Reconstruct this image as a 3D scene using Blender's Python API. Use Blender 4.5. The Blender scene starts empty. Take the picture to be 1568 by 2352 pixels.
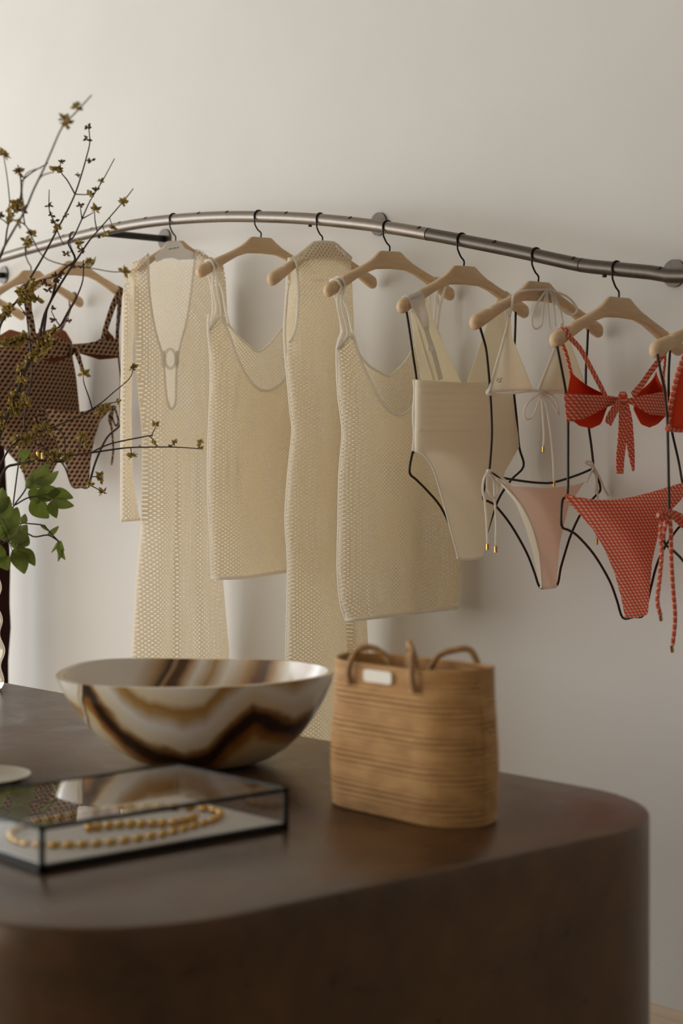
import bpy, math, random
from mathutils import Vector, Matrix

# ------------------------------------------------------------------ camera, light, exposure
F, CX, HY, HC = 3900.0, 784.0, 1090.0, 1.207       # focal length and horizon in photo pixels, eye height in metres
TH = math.atan(3434 / 3900.0)
ST, CT = math.sin(TH), math.cos(TH)                 # the wall recedes to the left; world X runs along it, Y into it
WALL_Y, RAIL_Y, TABLE_Z = 3.108, 2.861, 0.737
sc = bpy.context.scene
C = sc.collection
cam = bpy.data.cameras.new('camera'); camo = bpy.data.objects.new('camera', cam); C.objects.link(camo)
camo.location = (0, 0, HC); camo.rotation_euler = (math.pi / 2, 0, math.atan2(CT, ST))
cam.sensor_fit = 'VERTICAL'; cam.sensor_height = 36.0; cam.lens = F / 2352 * 36
cam.shift_y = -(1176 - HY) / 2352
cam.dof.use_dof = True; cam.dof.focus_distance = 4.05; cam.dof.aperture_fstop = 3.6
cam.clip_start = 0.05
sc.camera = camo
w = bpy.data.worlds.new('world'); sc.world = w; w.use_nodes = True
w.node_tree.nodes['Background'].inputs[0].default_value = (1.0, 0.93, 0.85, 1)
w.node_tree.nodes['Background'].inputs[1].default_value = 0.15
sc.view_settings.view_transform = 'Standard'; sc.view_settings.look = 'None'
sc.view_settings.gamma = 1.0; sc.view_settings.exposure = -0.04
sc.cycles.use_denoising = True
sc.cycles.transparent_max_bounces = 24
def area(name, loc, rot, sx, sy, power, col):
    l = bpy.data.lights.new(name, 'AREA'); l.shape = 'RECTANGLE'; l.size = sx; l.size_y = sy
    l.energy = power; l.color = col
    o = bpy.data.objects.new(name, l); o.location = loc; o.rotation_euler = rot; C.objects.link(o); return o
# daylight through the shop windows left of the picture: the left wall's, and the front wall's at its left end
area('window_left_offscreen', (-8.95, -0.7, 1.45), (0, -math.pi / 2, 0), 2.6, 6.0, 230, (0.86, 0.95, 1.0))
area('window_front_left_offscreen', (-5.4, -3.95, 1.45), (math.pi / 2, 0, 0), 6.2, 2.6, 150, (1.0, 0.965, 0.91))

# ------------------------------------------------------------------ helpers
R = random.Random(7)
def ray(x, y):
    a = (x - CX) / F
    return Vector((ST * a - CT, CT * a + ST, (HY - y) / F))
O = Vector((0, 0, HC))
def on_y(x, y, Y): d = ray(x, y); return O + d * (Y / d.y)
def on_z(x, y, Z): d = ray(x, y); return O + d * ((Z - HC) / d.z)
def at_d(x, y, D): return O + ray(x, y) * D
def pix(p):
    dep = -CT * p.x + ST * p.y
    return (CX + F * (ST * p.x + CT * p.y) / dep, HY - F * (p.z - HC) / dep)
class Plane:                                          # a vertical plane a hanger hangs in
    def __init__(s, pt, yaw=0.0):
        s.pt = pt; s.n = Vector((math.cos(yaw), math.sin(yaw), 0)); s.q = Vector((-math.sin(yaw), math.cos(yaw), 0))
        s.yaw = yaw
    def P(s, x, y, off=0.0):
        d = ray(x, y); t = (s.n.dot(s.pt - O) + off) / s.n.dot(d); return O + d * t
def lerp(pts, t):                                     # piecewise linear through (t, value)
    if t <= pts[0][0]: return pts[0][1]
    for (a, b), (c, d) in zip(pts, pts[1:]):
        if t <= c: return b + (d - b) * (t - a) / (c - a if c != a else 1)
    return pts[-1][1]
def sstep(a, b, t):
    t = min(1, max(0, (t - a) / (b - a))); return t * t * (3 - 2 * t)
def smooth(pts, n=4, closed=False):                   # Catmull-Rom
    pts = [Vector(p) for p in pts]; m = len(pts); out = []
    if m < 3: return pts
    rng = range(m if closed else m - 1)
    for i in rng:
        g = lambda k: pts[k % m] if closed else pts[min(max(k, 0), m - 1)]
        a, b, c, d = g(i - 1), g(i), g(i + 1), g(i + 2)
        for k in range(n):
            t = k / n
            out.append(0.5 * ((2 * b) + (c - a) * t + (2 * a - 5 * b + 4 * c - d) * t * t + (3 * b - a - 3 * c + d) * t ** 3))
    if not closed: out.append(pts[-1])
    return out
class MB:
    def __init__(s): s.v = []; s.f = []; s.uv = []
    def add(s, vs, fs, uvs=None):
        o = len(s.v); s.v += [tuple(p) for p in vs]; s.f += [tuple(i + o for i in q) for q in fs]
        s.uv += uvs if uvs else [(p[1], p[2]) for p in vs]
    def box(s, a, b):
        x0, y0, z0 = a; x1, y1, z1 = b
        s.add([(x0,y0,z0),(x1,y0,z0),(x1,y1,z0),(x0,y1,z0),(x0,y0,z1),(x1,y0,z1),(x1,y1,z1),(x0,y1,z1)],
              [(0,3,2,1),(4,5,6,7),(0,1,5,4),(1,2,6,5),(2,3,7,6),(3,0,4,7)])
    def tube(s, pts, r, n=8, closed=False, ref=None, sx=1.0, sy=1.0, cap=True):
        pts = [Vector(p) for p in pts]; m = len(pts); rr = r if isinstance(r, (list, tuple)) else [r] * m
        rings = []; prev = Vector(ref) if ref else None; acc = 0.0; vs = []; uvs = []
        for i, p in enumerate(pts):
            if closed: t = pts[(i + 1) % m] - pts[i - 1]
            else: t = pts[min(i + 1, m - 1)] - pts[max(i - 1, 0)]
            t = t.normalized() if t.length > 1e-9 else Vector((0, 0, 1))
            if prev is None: prev = t.orthogonal()
            base = Vector(ref) if ref else prev
            b = base - t * base.dot(t)
            b = b.normalized() if b.length > 1e-6 else t.orthogonal().normalized()
            prev = b; c = t.cross(b)
            if i: acc += (p - pts[i - 1]).length
            for k in range(n):
                a = 2 * math.pi * k / n
                vs.append(p + (b * math.cos(a) * sx + c * math.sin(a) * sy) * rr[i])
                uvs.append((math.sin(a) * sy * rr[i], acc))
        fs = []
        for i in range(m if closed else m - 1):
            j = (i + 1) % m
            for k in range(n):
                l = (k + 1) % n; fs.append((i * n + k, i * n + l, j * n + l, j * n + k))
        if cap and not closed:
            fs.append(tuple(range(n - 1, -1, -1))); fs.append(tuple((m - 1) * n + k for k in range(n)))
        s.add(vs, fs, uvs)
    def ribbon(s, pts, wd, nrm, th=0.0016, side=None):            # flat band: wd wide across, th thick along nrm
        h = 0.5
        wl = wd if isinstance(wd, (list, tuple)) else [wd] * len(pts)
        pts = [Vector(p) for p in pts]; nrm = Vector(nrm); m = len(pts); vs = []; uvs = []; fs = []; acc = 0
        for i, p in enumerate(pts):
            t = (pts[min(i + 1, m - 1)] - pts[max(i - 1, 0)])
            sd = t.cross(nrm) if side is None else side - t.normalized() * side.dot(t.normalized())
            sd = sd.normalized() if sd.length > 1e-9 else Vector((0, 1, 0)); nm = nrm if side is None else sd.cross(t).normalized()
            if i: acc += (p - pts[i - 1]).length
            for a, b in ((-h, -h), (h, -h), (h, h), (-h, h)):
                vs.append(p + sd * a * wl[i] + nm * b * th); uvs.append((a * wl[i], acc))
        for i in range(m - 1):
            for k in range(4):
                l = (k + 1) % 4; fs.append((i*4+k, i*4+l, i*4+4+l, i*4+4+k))
        fs += [(3, 2, 1, 0), tuple((m - 1) * 4 + k for k in range(4))]
        s.add(vs, fs, uvs)
    def lathe(s, prof, n=32, c=(0, 0, 0)):
        vs = []; fs = []; m = len(prof); c = Vector(c)
        for r, z in prof:
            for k in range(n):
                a = 2 * math.pi * k / n; vs.append(c + Vector((r * math.cos(a), r * math.sin(a), z)))
        for i in range(m - 1):
            for k in range(n):
                l = (k + 1) % n; fs.append((i*n+k, i*n+l, i*n+n+l, i*n+n+k))
        s.add(vs, fs)
    def cyl(s, a, b, r, n=16): s.tube([a, b], r, n)
    def mesh(s, name, smoothed=True):
        me = bpy.data.meshes.new(name); me.from_pydata(s.v, [], s.f)
        ul = me.uv_layers.new(name='UVMap')
        for lp in me.loops: ul.data[lp.index].uv = s.uv[lp.vertex_index]
        if smoothed:
            for p in me.polygons: p.use_smooth = True
            me.update()
            try: me.set_sharp_from_angle(angle=math.radians(50))
            except Exception: pass
        me.update(); return me
def link(o, parent=None, inv=None):
    C.objects.link(o)
    if parent:
        o.parent = parent
        if inv is not None: o.matrix_parent_inverse = inv
    return o
def mk(name, mb, mat, parent=None, label=None, smoothed=True, local=False):
    me = mb if isinstance(mb, bpy.types.Mesh) else mb.mesh(name, smoothed)
    if not me.materials: me.materials.append(mat)
    o = bpy.data.objects.new(name, me)
    link(o, parent, None if (local or not parent) else parent.matrix_basis.inverted())
    if label: o['label'] = label
    return o
def thing(name, label, cat, loc=(0, 0, 0), group=None):
    o = bpy.data.objects.new(name, None); o.empty_display_size = 0.05; o.location = loc
    o['label'] = label; o['category'] = cat
    if group: o['group'] = group
    return link(o)
def tag(o, label, cat, group=None):
    o['label'] = label; o['category'] = cat
    if group: o['group'] = group
    return o
def bevel(o, wd, seg=2):
    m = o.modifiers.new('bevel', 'BEVEL'); m.width = wd; m.segments = seg; m.limit_method = 'ANGLE'; return o

# ------------------------------------------------------------------ materials
def newmat(name):
    m = bpy.data.materials.new(name); m.use_nodes = True
    nt = m.node_tree; return m, nt, nt.nodes['Principled BSDF'], nt.nodes['Material Output']
def setc(sock, c): sock.default_value = (c[0], c[1], c[2], 1)
def nmath(nt, op, a, b=None, c=None):
    n = nt.nodes.new('ShaderNodeMath'); n.operation = op
    for i, v in enumerate((a, b, c)):
        if v is None: continue
        if isinstance(v, (int, float)): n.inputs[i].default_value = v
        else: nt.links.new(v, n.inputs[i])
    return n.outputs[0]
def noise(nt, vec, scale, detail=4, rough=0.5, dist=0.0):
    n = nt.nodes.new('ShaderNodeTexNoise'); n.inputs['Scale'].default_value = scale
    n.inputs['Detail'].default_value = detail; n.inputs['Roughness'].default_value = rough
    n.inputs['Distortion'].default_value = dist
    if vec is not None: nt.links.new(vec, n.inputs['Vector'])
    return n.outputs['Fac']
def ramp(nt, fac, stops):
    n = nt.nodes.new('ShaderNodeValToRGB'); nt.links.new(fac, n.inputs[0]); e = n.color_ramp.elements
    while len(e) < len(stops): e.new(0.5)
    for el, (p, c) in zip(e, stops): el.position = p; el.color = (c[0], c[1], c[2], 1)
    return n.outputs[0]
def coords(nt, kind='Object', scale=None):
    n = nt.nodes.new('ShaderNodeTexCoord'); o = n.outputs[kind]
    if scale:
        mp = nt.nodes.new('ShaderNodeMapping'); mp.inputs['Scale'].default_value = scale; nt.links.new(o, mp.inputs[0]); o = mp.outputs[0]
    return o
def bump(nt, h, strength, dist, bs):
    b = nt.nodes.new('ShaderNodeBump'); b.inputs['Strength'].default_value = strength; b.inputs['Distance'].default_value = dist
    nt.links.new(h, b.inputs['Height'])
    for x in bs: nt.links.new(b.outputs[0], x.inputs['Normal'])
def plain(name, col, rough=0.5, metal=0.0, var=0.0, scale=20, stretch=None, spec=0.5, coat=0.0, bmp=0.0):
    m, nt, b, _ = newmat(name)
    b.inputs['Roughness'].default_value = rough; b.inputs['Metallic'].default_value = metal
    b.inputs['Specular IOR Level'].default_value = spec; b.inputs['Coat Weight'].default_value = coat
    f = noise(nt, coords(nt, 'Object', stretch), scale, 5)
    lo = [c * (1 - var) for c in col]; hi = [min(1, c * (1 + var)) for c in col]
    nt.links.new(ramp(nt, f, [(0.3, lo), (0.7, hi)]), b.inputs['Base Color'])
    if bmp: bump(nt, f, bmp, 0.002, [b])
    return m
def fabric(name, col, trans=0.4, bmp=0.12, tcol=None, rough=0.85):
    m, nt, b, out = newmat(name); nt.nodes.remove(b)
    d = nt.nodes.new('ShaderNodeBsdfDiffuse'); t = nt.nodes.new('ShaderNodeBsdfTranslucent'); mx = nt.nodes.new('ShaderNodeMixShader')
    setc(d.inputs[0], col); setc(t.inputs[0], tcol or col); mx.inputs[0].default_value = trans
    f = noise(nt, coords(nt, 'Object'), 900, 2); bump(nt, f, bmp, 0.001, [d])
    nt.links.new(d.outputs[0], mx.inputs[1]); nt.links.new(t.outputs[0], mx.inputs[2]); nt.links.new(mx.outputs[0], out.inputs[0])
    return m
def knit(name, col, cu, rv, thr, trans=0.4, wave=0.0, tcol=None, open_=0.85):
    m, nt, b, out = newmat(name); nt.nodes.remove(b)
    uv = coords(nt, 'UV'); sp = nt.nodes.new('ShaderNodeSeparateXYZ'); nt.links.new(uv, sp.inputs[0])
    nv = noise(nt, uv, 60, 2)
    vv = nmath(nt, 'ADD', sp.outputs[1], nmath(nt, 'MULTIPLY', nv, 0.002))
    uu = nmath(nt, 'ADD', sp.outputs[0], nmath(nt, 'MULTIPLY', nv, 0.002))
    pv = nmath(nt, 'MULTIPLY', vv, 2 * math.pi / rv); pu = nmath(nt, 'MULTIPLY', uu, 2 * math.pi / cu)
    if wave: pu = nmath(nt, 'ADD', pu, nmath(nt, 'MULTIPLY', nmath(nt, 'SINE', pv), wave))
    h = nmath(nt, 'MULTIPLY', nmath(nt, 'COSINE', pu), nmath(nt, 'COSINE', pv))
    mr = nt.nodes.new('ShaderNodeMapRange'); mr.interpolation_type = 'SMOOTHSTEP'
    nt.links.new(h, mr.inputs[0]); mr.inputs[1].default_value = thr - 0.12; mr.inputs[2].default_value = thr + 0.12
    mr.inputs[3].default_value = 0.0; mr.inputs[4].default_value = open_
    d = nt.nodes.new('ShaderNodeBsdfDiffuse'); t = nt.nodes.new('ShaderNodeBsdfTranslucent'); mx = nt.nodes.new('ShaderNodeMixShader')
    setc(d.inputs[0], col); setc(t.inputs[0], tcol or col); mx.inputs[0].default_value = trans
    bump(nt, h, 0.5, -0.0025, [d])
    nt.links.new(d.outputs[0], mx.inputs[1]); nt.links.new(t.outputs[0], mx.inputs[2])
    tr = nt.nodes.new('ShaderNodeBsdfTransparent'); m2 = nt.nodes.new('ShaderNodeMixShader')
    nt.links.new(mr.outputs[0], m2.inputs[0]); nt.links.new(mx.outputs[0], m2.inputs[1]); nt.links.new(tr.outputs[0], m2.inputs[2])
    nt.links.new(m2.outputs[0], out.inputs[0]); return m
def printed(name, base, motif, pu, pv, kind):
    m, nt, b, out = newmat(name); nt.nodes.remove(b)
    uv = coords(nt, 'UV'); sp = nt.nodes.new('ShaderNodeSeparateXYZ'); nt.links.new(uv, sp.inputs[0])
    a = nmath(nt, 'MULTIPLY', sp.outputs[0], 1 / pu); bb = nmath(nt, 'MULTIPLY', sp.outputs[1], 1 / pv)
    row = nmath(nt, 'FLOOR', bb); fb = nmath(nt, 'FRACT', bb)
    a = nmath(nt, 'ADD', a, nmath(nt, 'MULTIPLY', row, 0.5))
    if kind == 'tooth':
        fa = nmath(nt, 'FRACT', nmath(nt, 'ADD', a, nmath(nt, 'MULTIPLY', fb, 0.7)))
        k = nmath(nt, 'MULTIPLY', nmath(nt, 'GREATER_THAN', fa, 0.48), nmath(nt, 'GREATER_THAN', fb, 0.36))
    else:
        fa = nmath(nt, 'FRACT', nmath(nt, 'ADD', a, nmath(nt, 'MULTIPLY', fb, -0.35)))
        dx = nmath(nt, 'MULTIPLY', nmath(nt, 'SUBTRACT', fa, 0.5), 1.5); dy = nmath(nt, 'MULTIPLY', nmath(nt, 'SUBTRACT', fb, 0.5), 1.25)
        dd = nmath(nt, 'ADD', nmath(nt, 'MULTIPLY', dx, dx), nmath(nt, 'MULTIPLY', dy, dy))
        mr = nt.nodes.new('ShaderNodeMapRange'); nt.links.new(dd, mr.inputs[0])
        mr.inputs[1].default_value = 0.12; mr.inputs[2].default_value = 0.46; k = mr.outputs[0]
    mc = nt.nodes.new('ShaderNodeMix'); mc.data_type = 'RGBA'; nt.links.new(k, mc.inputs[0])
    setc(mc.inputs[6], base); setc(mc.inputs[7], motif)
    d = nt.nodes.new('ShaderNodeBsdfDiffuse'); t = nt.nodes.new('ShaderNodeBsdfTranslucent'); mx = nt.nodes.new('ShaderNodeMixShader')
    nt.links.new(mc.outputs[2], d.inputs[0]); nt.links.new(mc.outputs[2], t.inputs[0]); mx.inputs[0].default_value = 0.3
    nt.links.new(d.outputs[0], mx.inputs[1]); nt.links.new(t.outputs[0], mx.inputs[2]); nt.links.new(mx.outputs[0], out.inputs[0]); return m
def glass(name, tint=(1, 1, 1), rough=0.0):
    m, nt, b, out = newmat(name)
    setc(b.inputs['Base Color'], tint); b.inputs['Roughness'].default_value = rough
    b.inputs['Transmission Weight'].default_value = 1.0; b.inputs['IOR'].default_value = 1.45; return m
M = {}
M['wall'] = plain('plaster_wall', (0.70, 0.682, 0.655), 0.85, var=0.02, scale=3, spec=0.2, bmp=0.05)
M['floor'] = plain('pale_wood_floor', (0.70, 0.55, 0.41), 0.5, var=0.1, scale=6, stretch=(0.6, 8, 1))
M['white_paint'] = plain('white_paint', (0.70, 0.68, 0.64), 0.6, var=0.02, scale=4)
M['rail'] = plain('brown_steel', (0.27, 0.232, 0.198), 0.42, 1.0, var=0.05, scale=14, stretch=(6, 1, 1))
M['rail_dark'] = plain('dark_steel', (0.125, 0.104, 0.088), 0.40, 1.0, var=0.06, scale=14, stretch=(6, 1, 1))
M['black'] = plain('black_metal', (0.018, 0.016, 0.014), 0.4, 0.6, var=0.1, scale=30)
M['hook'] = plain('dark_hook_wire', (0.03, 0.027, 0.024), 0.32, 0.9, var=0.1, scale=30)
M['wire'] = plain('bronze_form_wire', (0.035, 0.026, 0.018), 0.42, 0.7, var=0.15, scale=30)
M['hole'] = plain('hole_black', (0.004, 0.003, 0.003), 0.9)
M['beech'] = plain('beech_wood', (0.66, 0.465, 0.275), 0.48, var=0.10, scale=9, stretch=(8, 1.2, 10), spec=0.35)
CREAM, TC = (0.91, 0.84, 0.72), (0.92, 0.80, 0.58)
M['crochet'] = knit('cream_crochet', (0.92, 0.86, 0.76), 0.0150, 0.0125, 0.36, 0.48, 0.0, (0.93, 0.82, 0.63), 1.0)
M['knit'] = knit('cream_open_knit', CREAM, 0.0130, 0.0100, 0.44, 0.48, 0.6, TC, 1.0)
M['knit_dense'] = knit('cream_collar_knit', CREAM, 0.0150, 0.0150, 0.45, 0.40, 0.0, TC, 0.95)
M['cord'] = fabric('cream_knit_edge', (0.95, 0.91, 0.83), 0.45, 0.5)
M['ivory'] = fabric('ivory_swim_fabric', (0.84, 0.755, 0.62), 0.30, 0.05, (0.84, 0.70, 0.50))
M['lining'] = fabric('cream_lining', (0.93, 0.885, 0.775), 0.5, 0.05, (0.95, 0.88, 0.72))
M['strap'] = fabric('ivory_strap', (0.90, 0.86, 0.78), 0.42, 0.05)
M['blush'] = fabric('blush_swim_fabric', (0.80, 0.67, 0.56), 0.3, 0.05, (0.80, 0.62, 0.47))
M['red'] = fabric('red_lining', (0.76, 0.085, 0.035), 0.25, 0.05)
M['redprint'] = printed('red_tooth_print', (0.72, 0.115, 0.065), (0.82, 0.58, 0.42), 0.0122, 0.0068, 'tooth')
M['brownprint'] = printed('brown_dot_print', (0.045, 0.020, 0.012), (0.42, 0.27, 0.17), 0.0200, 0.0130, 'dot')
M['brown'] = fabric('brown_lining', (0.20, 0.075, 0.035), 0.3, 0.05)
M['darkbrown'] = fabric('dark_brown_dress', (0.035, 0.015, 0.012), 0.1, 0.1)
M['gold'] = plain('gold', (0.62, 0.38, 0.10), 0.25, 1.0, var=0.1, scale=40)
M['pearl'] = fabric('pearl_ring', (0.98, 0.97, 0.95), 0.5, 0.0)
M['card'] = plain('white_card', (0.97, 0.93, 0.90), 0.7, var=0.01)
M['ink'] = plain('brown_ink', (0.16, 0.10, 0.07), 0.8)
M['tray'] = plain('white_velvet', (0.94, 0.90, 0.83), 0.9, var=0.02)
M['glass'] = glass('clear_glass')
M['vase'] = glass('vase_glass', (0.93, 0.88, 0.78), 0.02)
M['twig'] = plain('twig_bark', (0.055, 0.036, 0.024), 0.75, var=0.25, scale=60)
M['blossom'] = plain('olive_blossom', (0.42, 0.31, 0.08), 0.7, var=0.4, scale=90)
M['bud'] = plain('brown_bud', (0.13, 0.065, 0.025), 0.7, var=0.3, scale=90)
def leafmat():
    m, nt, b, out = newmat('green_leaf'); b.inputs['Roughness'].default_value = 0.45
    f = noise(nt, coords(nt, 'Object'), 25, 3)
    c = ramp(nt, f, [(0.3, (0.06, 0.085, 0.014)), (0.7, (0.21, 0.25, 0.05))]); nt.links.new(c, b.inputs['Base Color'])
    t = nt.nodes.new('ShaderNodeBsdfTranslucent'); setc(t.inputs[0], (0.24, 0.31, 0.05)); mx = nt.nodes.new('ShaderNodeMixShader'); mx.inputs[0].default_value = 0.3
    nt.links.new(b.outputs[0], mx.inputs[1]); nt.links.new(t.outputs[0], mx.inputs[2]); nt.links.new(mx.outputs[0], out.inputs[0]); return m
M['leaf'] = leafmat()
def woodtable():
    m, nt, b, _ = newmat('burl_veneer'); v = coords(nt, 'Object')
    n1 = noise(nt, v, 2.4, 6, 0.6, 1.4); n2 = noise(nt, v, 14, 5, 0.6, 0.6)
    f = nmath(nt, 'ADD', nmath(nt, 'MULTIPLY', n1, 0.65), nmath(nt, 'MULTIPLY', n2, 0.35))
    nt.links.new(ramp(nt, f, [(0.32, (0.028, 0.013, 0.006)), (0.52, (0.085, 0.038, 0.015)), (0.7, (0.155, 0.072, 0.027))]), b.inputs['Base Color'])
    nt.links.new(ramp(nt, n2, [(0.3, (0.26,) * 3), (0.7, (0.36,) * 3)]), b.inputs['Roughness'])
    b.inputs['Specular IOR Level'].default_value = 0.6; setc(b.inputs['Specular Tint'], (1.0, 0.86, 0.70)); return m
M['table'] = woodtable()
def straw():
    m, nt, b, _ = newmat('coiled_straw'); b.inputs['Roughness'].default_value = 0.6
    f = noise(nt, coords(nt, 'Object', (22, 22, 60)), 1.0, 4, 0.5); g = noise(nt, coords(nt, 'Object'), 300, 3)
    nt.links.new(ramp(nt, f, [(0.3, (0.48, 0.25, 0.085)), (0.7, (0.66, 0.38, 0.145))]), b.inputs['Base Color'])
    bump(nt, g, 0.5, 0.002, [b]); return m
M['straw'] = straw()
M['rope'] = plain('straw_rope', (0.40, 0.22, 0.085), 0.65, var=0.25, scale=120, bmp=0.5)
def onyx():
    m, nt, b, out = newmat('onyx'); v = coords(nt, 'Object'); b.inputs['Roughness'].default_value = 0.2
    sp = nt.nodes.new('ShaderNodeSeparateXYZ'); nt.links.new(v, sp.inputs[0])
    n1 = nmath(nt, 'SUBTRACT', noise(nt, v, 7, 3, 0.5, 0.8), 0.5); n2 = nmath(nt, 'SUBTRACT', noise(nt, v, 22, 4, 0.55, 1.0), 0.5)
    t = nmath(nt, 'ADD', nmath(nt, 'MULTIPLY', sp.outputs[0], 1 / .442), 0.5); h = nmath(nt, 'MULTIPLY', sp.outputs[2], 1 / .150)
    g = lambda *st: [(p, (k, k, k)) for p, k in st]
    hd = ramp(nt, nmath(nt, 'ADD', t, nmath(nt, 'MULTIPLY', n1, .05)), g((0, .5), (.05, .12), (.12, .05), (.145, .95), (.17, .90), (.20, .70), (.28, .40), (.38, .20), (.5, .14), (.58, .20), (.66, .46), (.74, .66), (.80, .56), (.88, .44), (.95, .52), (1, .78)))
    d = nmath(nt, 'ADD', nmath(nt, 'SUBTRACT', h, hd), nmath(nt, 'ADD', nmath(nt, 'MULTIPLY', n1, .16), nmath(nt, 'MULTIPLY', n2, .08)))
    f = nmath(nt, 'ADD', nmath(nt, 'MULTIPLY', d, .5), .5)
    cr, wh, am, dk = (.86, .72, .49), (.92, .87, .78), (.46, .20, .04), (.035, .014, .006)
    c1 = ramp(nt, f, [(.27, (.86, .74, .52)), (.37, (.80, .60, .30)), (.415, am), (.455, (.24, .09, .02)), (.48, dk), (.53, dk), (.57, (.36, .19, .07)), (.60, cr), (.69, wh), (.76, (.56, .36, .15)), (.80, (.46, .25, .07)), (.84, cr), (.92, wh)])
    s_ = nmath(nt, 'ADD', nmath(nt, 'ADD', t, nmath(nt, 'MULTIPLY', h, -.14)), nmath(nt, 'ADD', nmath(nt, 'MULTIPLY', n1, .07), .14))
    tn = (.50, .31, .14)
    c2 = ramp(nt, s_, [(0, wh), (.26, (.82, .76, .67)), (.33, tn), (.37, dk), (.39, tn), (.41, (.10, .04, .015)), (.44, (.12, .05, .02)), (.46, tn), (.50, wh), (.56, tn), (.62, wh), (.70, tn), (.74, (.17, .07, .02)), (.77, (.10, .04, .015)), (.80, tn), (.85, wh), (.91, am), (.94, wh)])
    mr = nt.nodes.new('ShaderNodeMapRange'); nt.links.new(sp.outputs[1], mr.inputs[0]); mr.inputs[1].default_value = -.02; mr.inputs[2].default_value = .06
    mc = nt.nodes.new('ShaderNodeMix'); mc.data_type = 'RGBA'; nt.links.new(mr.outputs[0], mc.inputs[0]); nt.links.new(c1, mc.inputs[6]); nt.links.new(c2, mc.inputs[7])
    nt.links.new(mc.outputs[2], b.inputs['Base Color']); b.inputs['Subsurface Weight'].default_value = 0.2; b.inputs['Subsurface Radius'].default_value = (0.02, 0.012, 0.006)
    b.inputs['Coat Weight'].default_value = 0.25
    return m
M['onyx'] = onyx()
# ------------------------------------------------------------------ the room
X0, X1, Y0, CEIL = -9.0, 5.0, -4.0, 3.1
def struct(name, mb, mat, label=None):
    o = mk(name, mb, mat, smoothed=False); o['kind'] = 'structure'
    if label: o['label'] = label
    return o
m = MB(); m.box((X0 - 0.1, WALL_Y, 0), (X1 + 0.1, WALL_Y + 0.1, CEIL)); struct('wall_back', m, M['wall'], 'off-white plaster wall behind the clothes rail')
m = MB(); m.box((X0 - 0.1, Y0 - 0.1, -0.06), (X1 + 0.1, WALL_Y + 0.1, 0)); struct('floor', m, M['floor'], 'pale wooden floor')
m = MB(); m.box((X0 - 0.1, Y0 - 0.1, CEIL), (X1 + 0.1, WALL_Y + 0.1, CEIL + 0.06)); struct('ceiling', m, M['white_paint'])
m = MB()                                              # the left wall stands round a wide shop window
m.box((X0 - 0.1, Y0, 0), (X0, -3.75, CEIL)); m.box((X0 - 0.1, 2.35, 0), (X0, WALL_Y, CEIL))
m.box((X0 - 0.1, -3.75, 0), (X0, 2.35, 0.12)); m.box((X0 - 0.1, -3.75, 2.8), (X0, 2.35, CEIL)); struct('wall_left', m, M['wall'])
m = MB()
m.box((X0, Y0 - 0.1, 0), (-8.55, Y0, CEIL)); m.box((-2.2, Y0 - 0.1, 0), (X1, Y0, CEIL))
m.box((-8.55, Y0 - 0.1, 0), (-2.2, Y0, 0.12)); m.box((-8.55, Y0 - 0.1, 2.5), (-2.2, Y0, CEIL)); struct('wall_front', m, M['wall'])
m = MB(); m.box((X1, Y0, 0), (X1 + 0.1, WALL_Y, CEIL)); struct('wall_right', m, M['wall'])
m = MB(); m.box((X0, WALL_Y - 0.012, 0), (X1, WALL_Y, 0.085)); m.box((X0, WALL_Y - 0.009, 0.085), (X1, WALL_Y, 0.089))
struct('baseboard_back', m, M['white_paint'], 'white baseboard along the foot of the wall')

# ------------------------------------------------------------------ clothes rail: a wave along the wall on stand-off brackets
RP = [(0, 593), (100, 564), (200, 538), (300, 517), (390, 505), (500, 498), (600, 498), (700, 502), (800, 511), (900, 524), (1000, 541), (1100, 560), (1200, 580), (1300, 602), (1345, 610.5), (1410, 617.5), (1500, 626.5), (1568, 634)]
rz = sorted((p.x, p.z) for p in (on_y(x, y, RAIL_Y) for x, y in RP))
rz = [(-6.4, rz[0][1] - 0.07), (-5.95, rz[0][1] - 0.055)] + rz + [(-1.9, rz[-1][1] - 0.012), (-1.5, rz[-1][1] + 0.01)]
def rail_z(X): return lerp(rz, X)
rs = smooth([(X, RAIL_Y, z) for X, z in rz], 5)
def rail_pt(X): return Vector((X, RAIL_Y, lerp([(p.x, p.z) for p in rs], X)))
RR = 0.0155
rail = thing('clothes_rail', 'bronze steel clothes rail in a gentle wave on wall brackets', 'clothes rail', rail_pt(-3.4))
cuts = [-6.4, -5.0, on_y(985, 540, RAIL_Y).x, on_y(1337, 609, RAIL_Y).x, -1.5]
for i, (a, b) in enumerate(zip(cuts, cuts[1:])):
    pts = [rail_pt(a + (b - a) * k / 40) for k in range(41)]
    m = MB(); m.tube(pts, RR * (0.985 if i == 2 else 1.0), 20, ref=(0, 0, 1))
    mk('rail_tube', m, M['rail_dark'] if i >= 2 else M['rail'], rail, 'darker bronze length of tube' if i >= 2 else None)
    if i: m = MB(); m.tube([rail_pt(a - 0.0012), rail_pt(a + 0.0012)], RR * 1.015, 20, ref=(0, 0, 1)); mk('tube_joint', m, M['hole'], rail)
for hx, hy in ((279, 518), (339, 507), (461, 492), (526, 488), (662, 489), (809, 501), (967, 526), (1140, 561), (1321, 597), (1519, 620), (150, 548), (215, 531)):
    c = rail_pt(on_y(hx, hy, RAIL_Y).x); d = Vector((0, -0.55, 0.835)).normalized()
    m = MB(); m.cyl(c + d * (RR - 0.004), c + d * (RR + 0.0004), 0.0055, 14); mk('peg_hole', m, M['hole'], rail)
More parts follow.
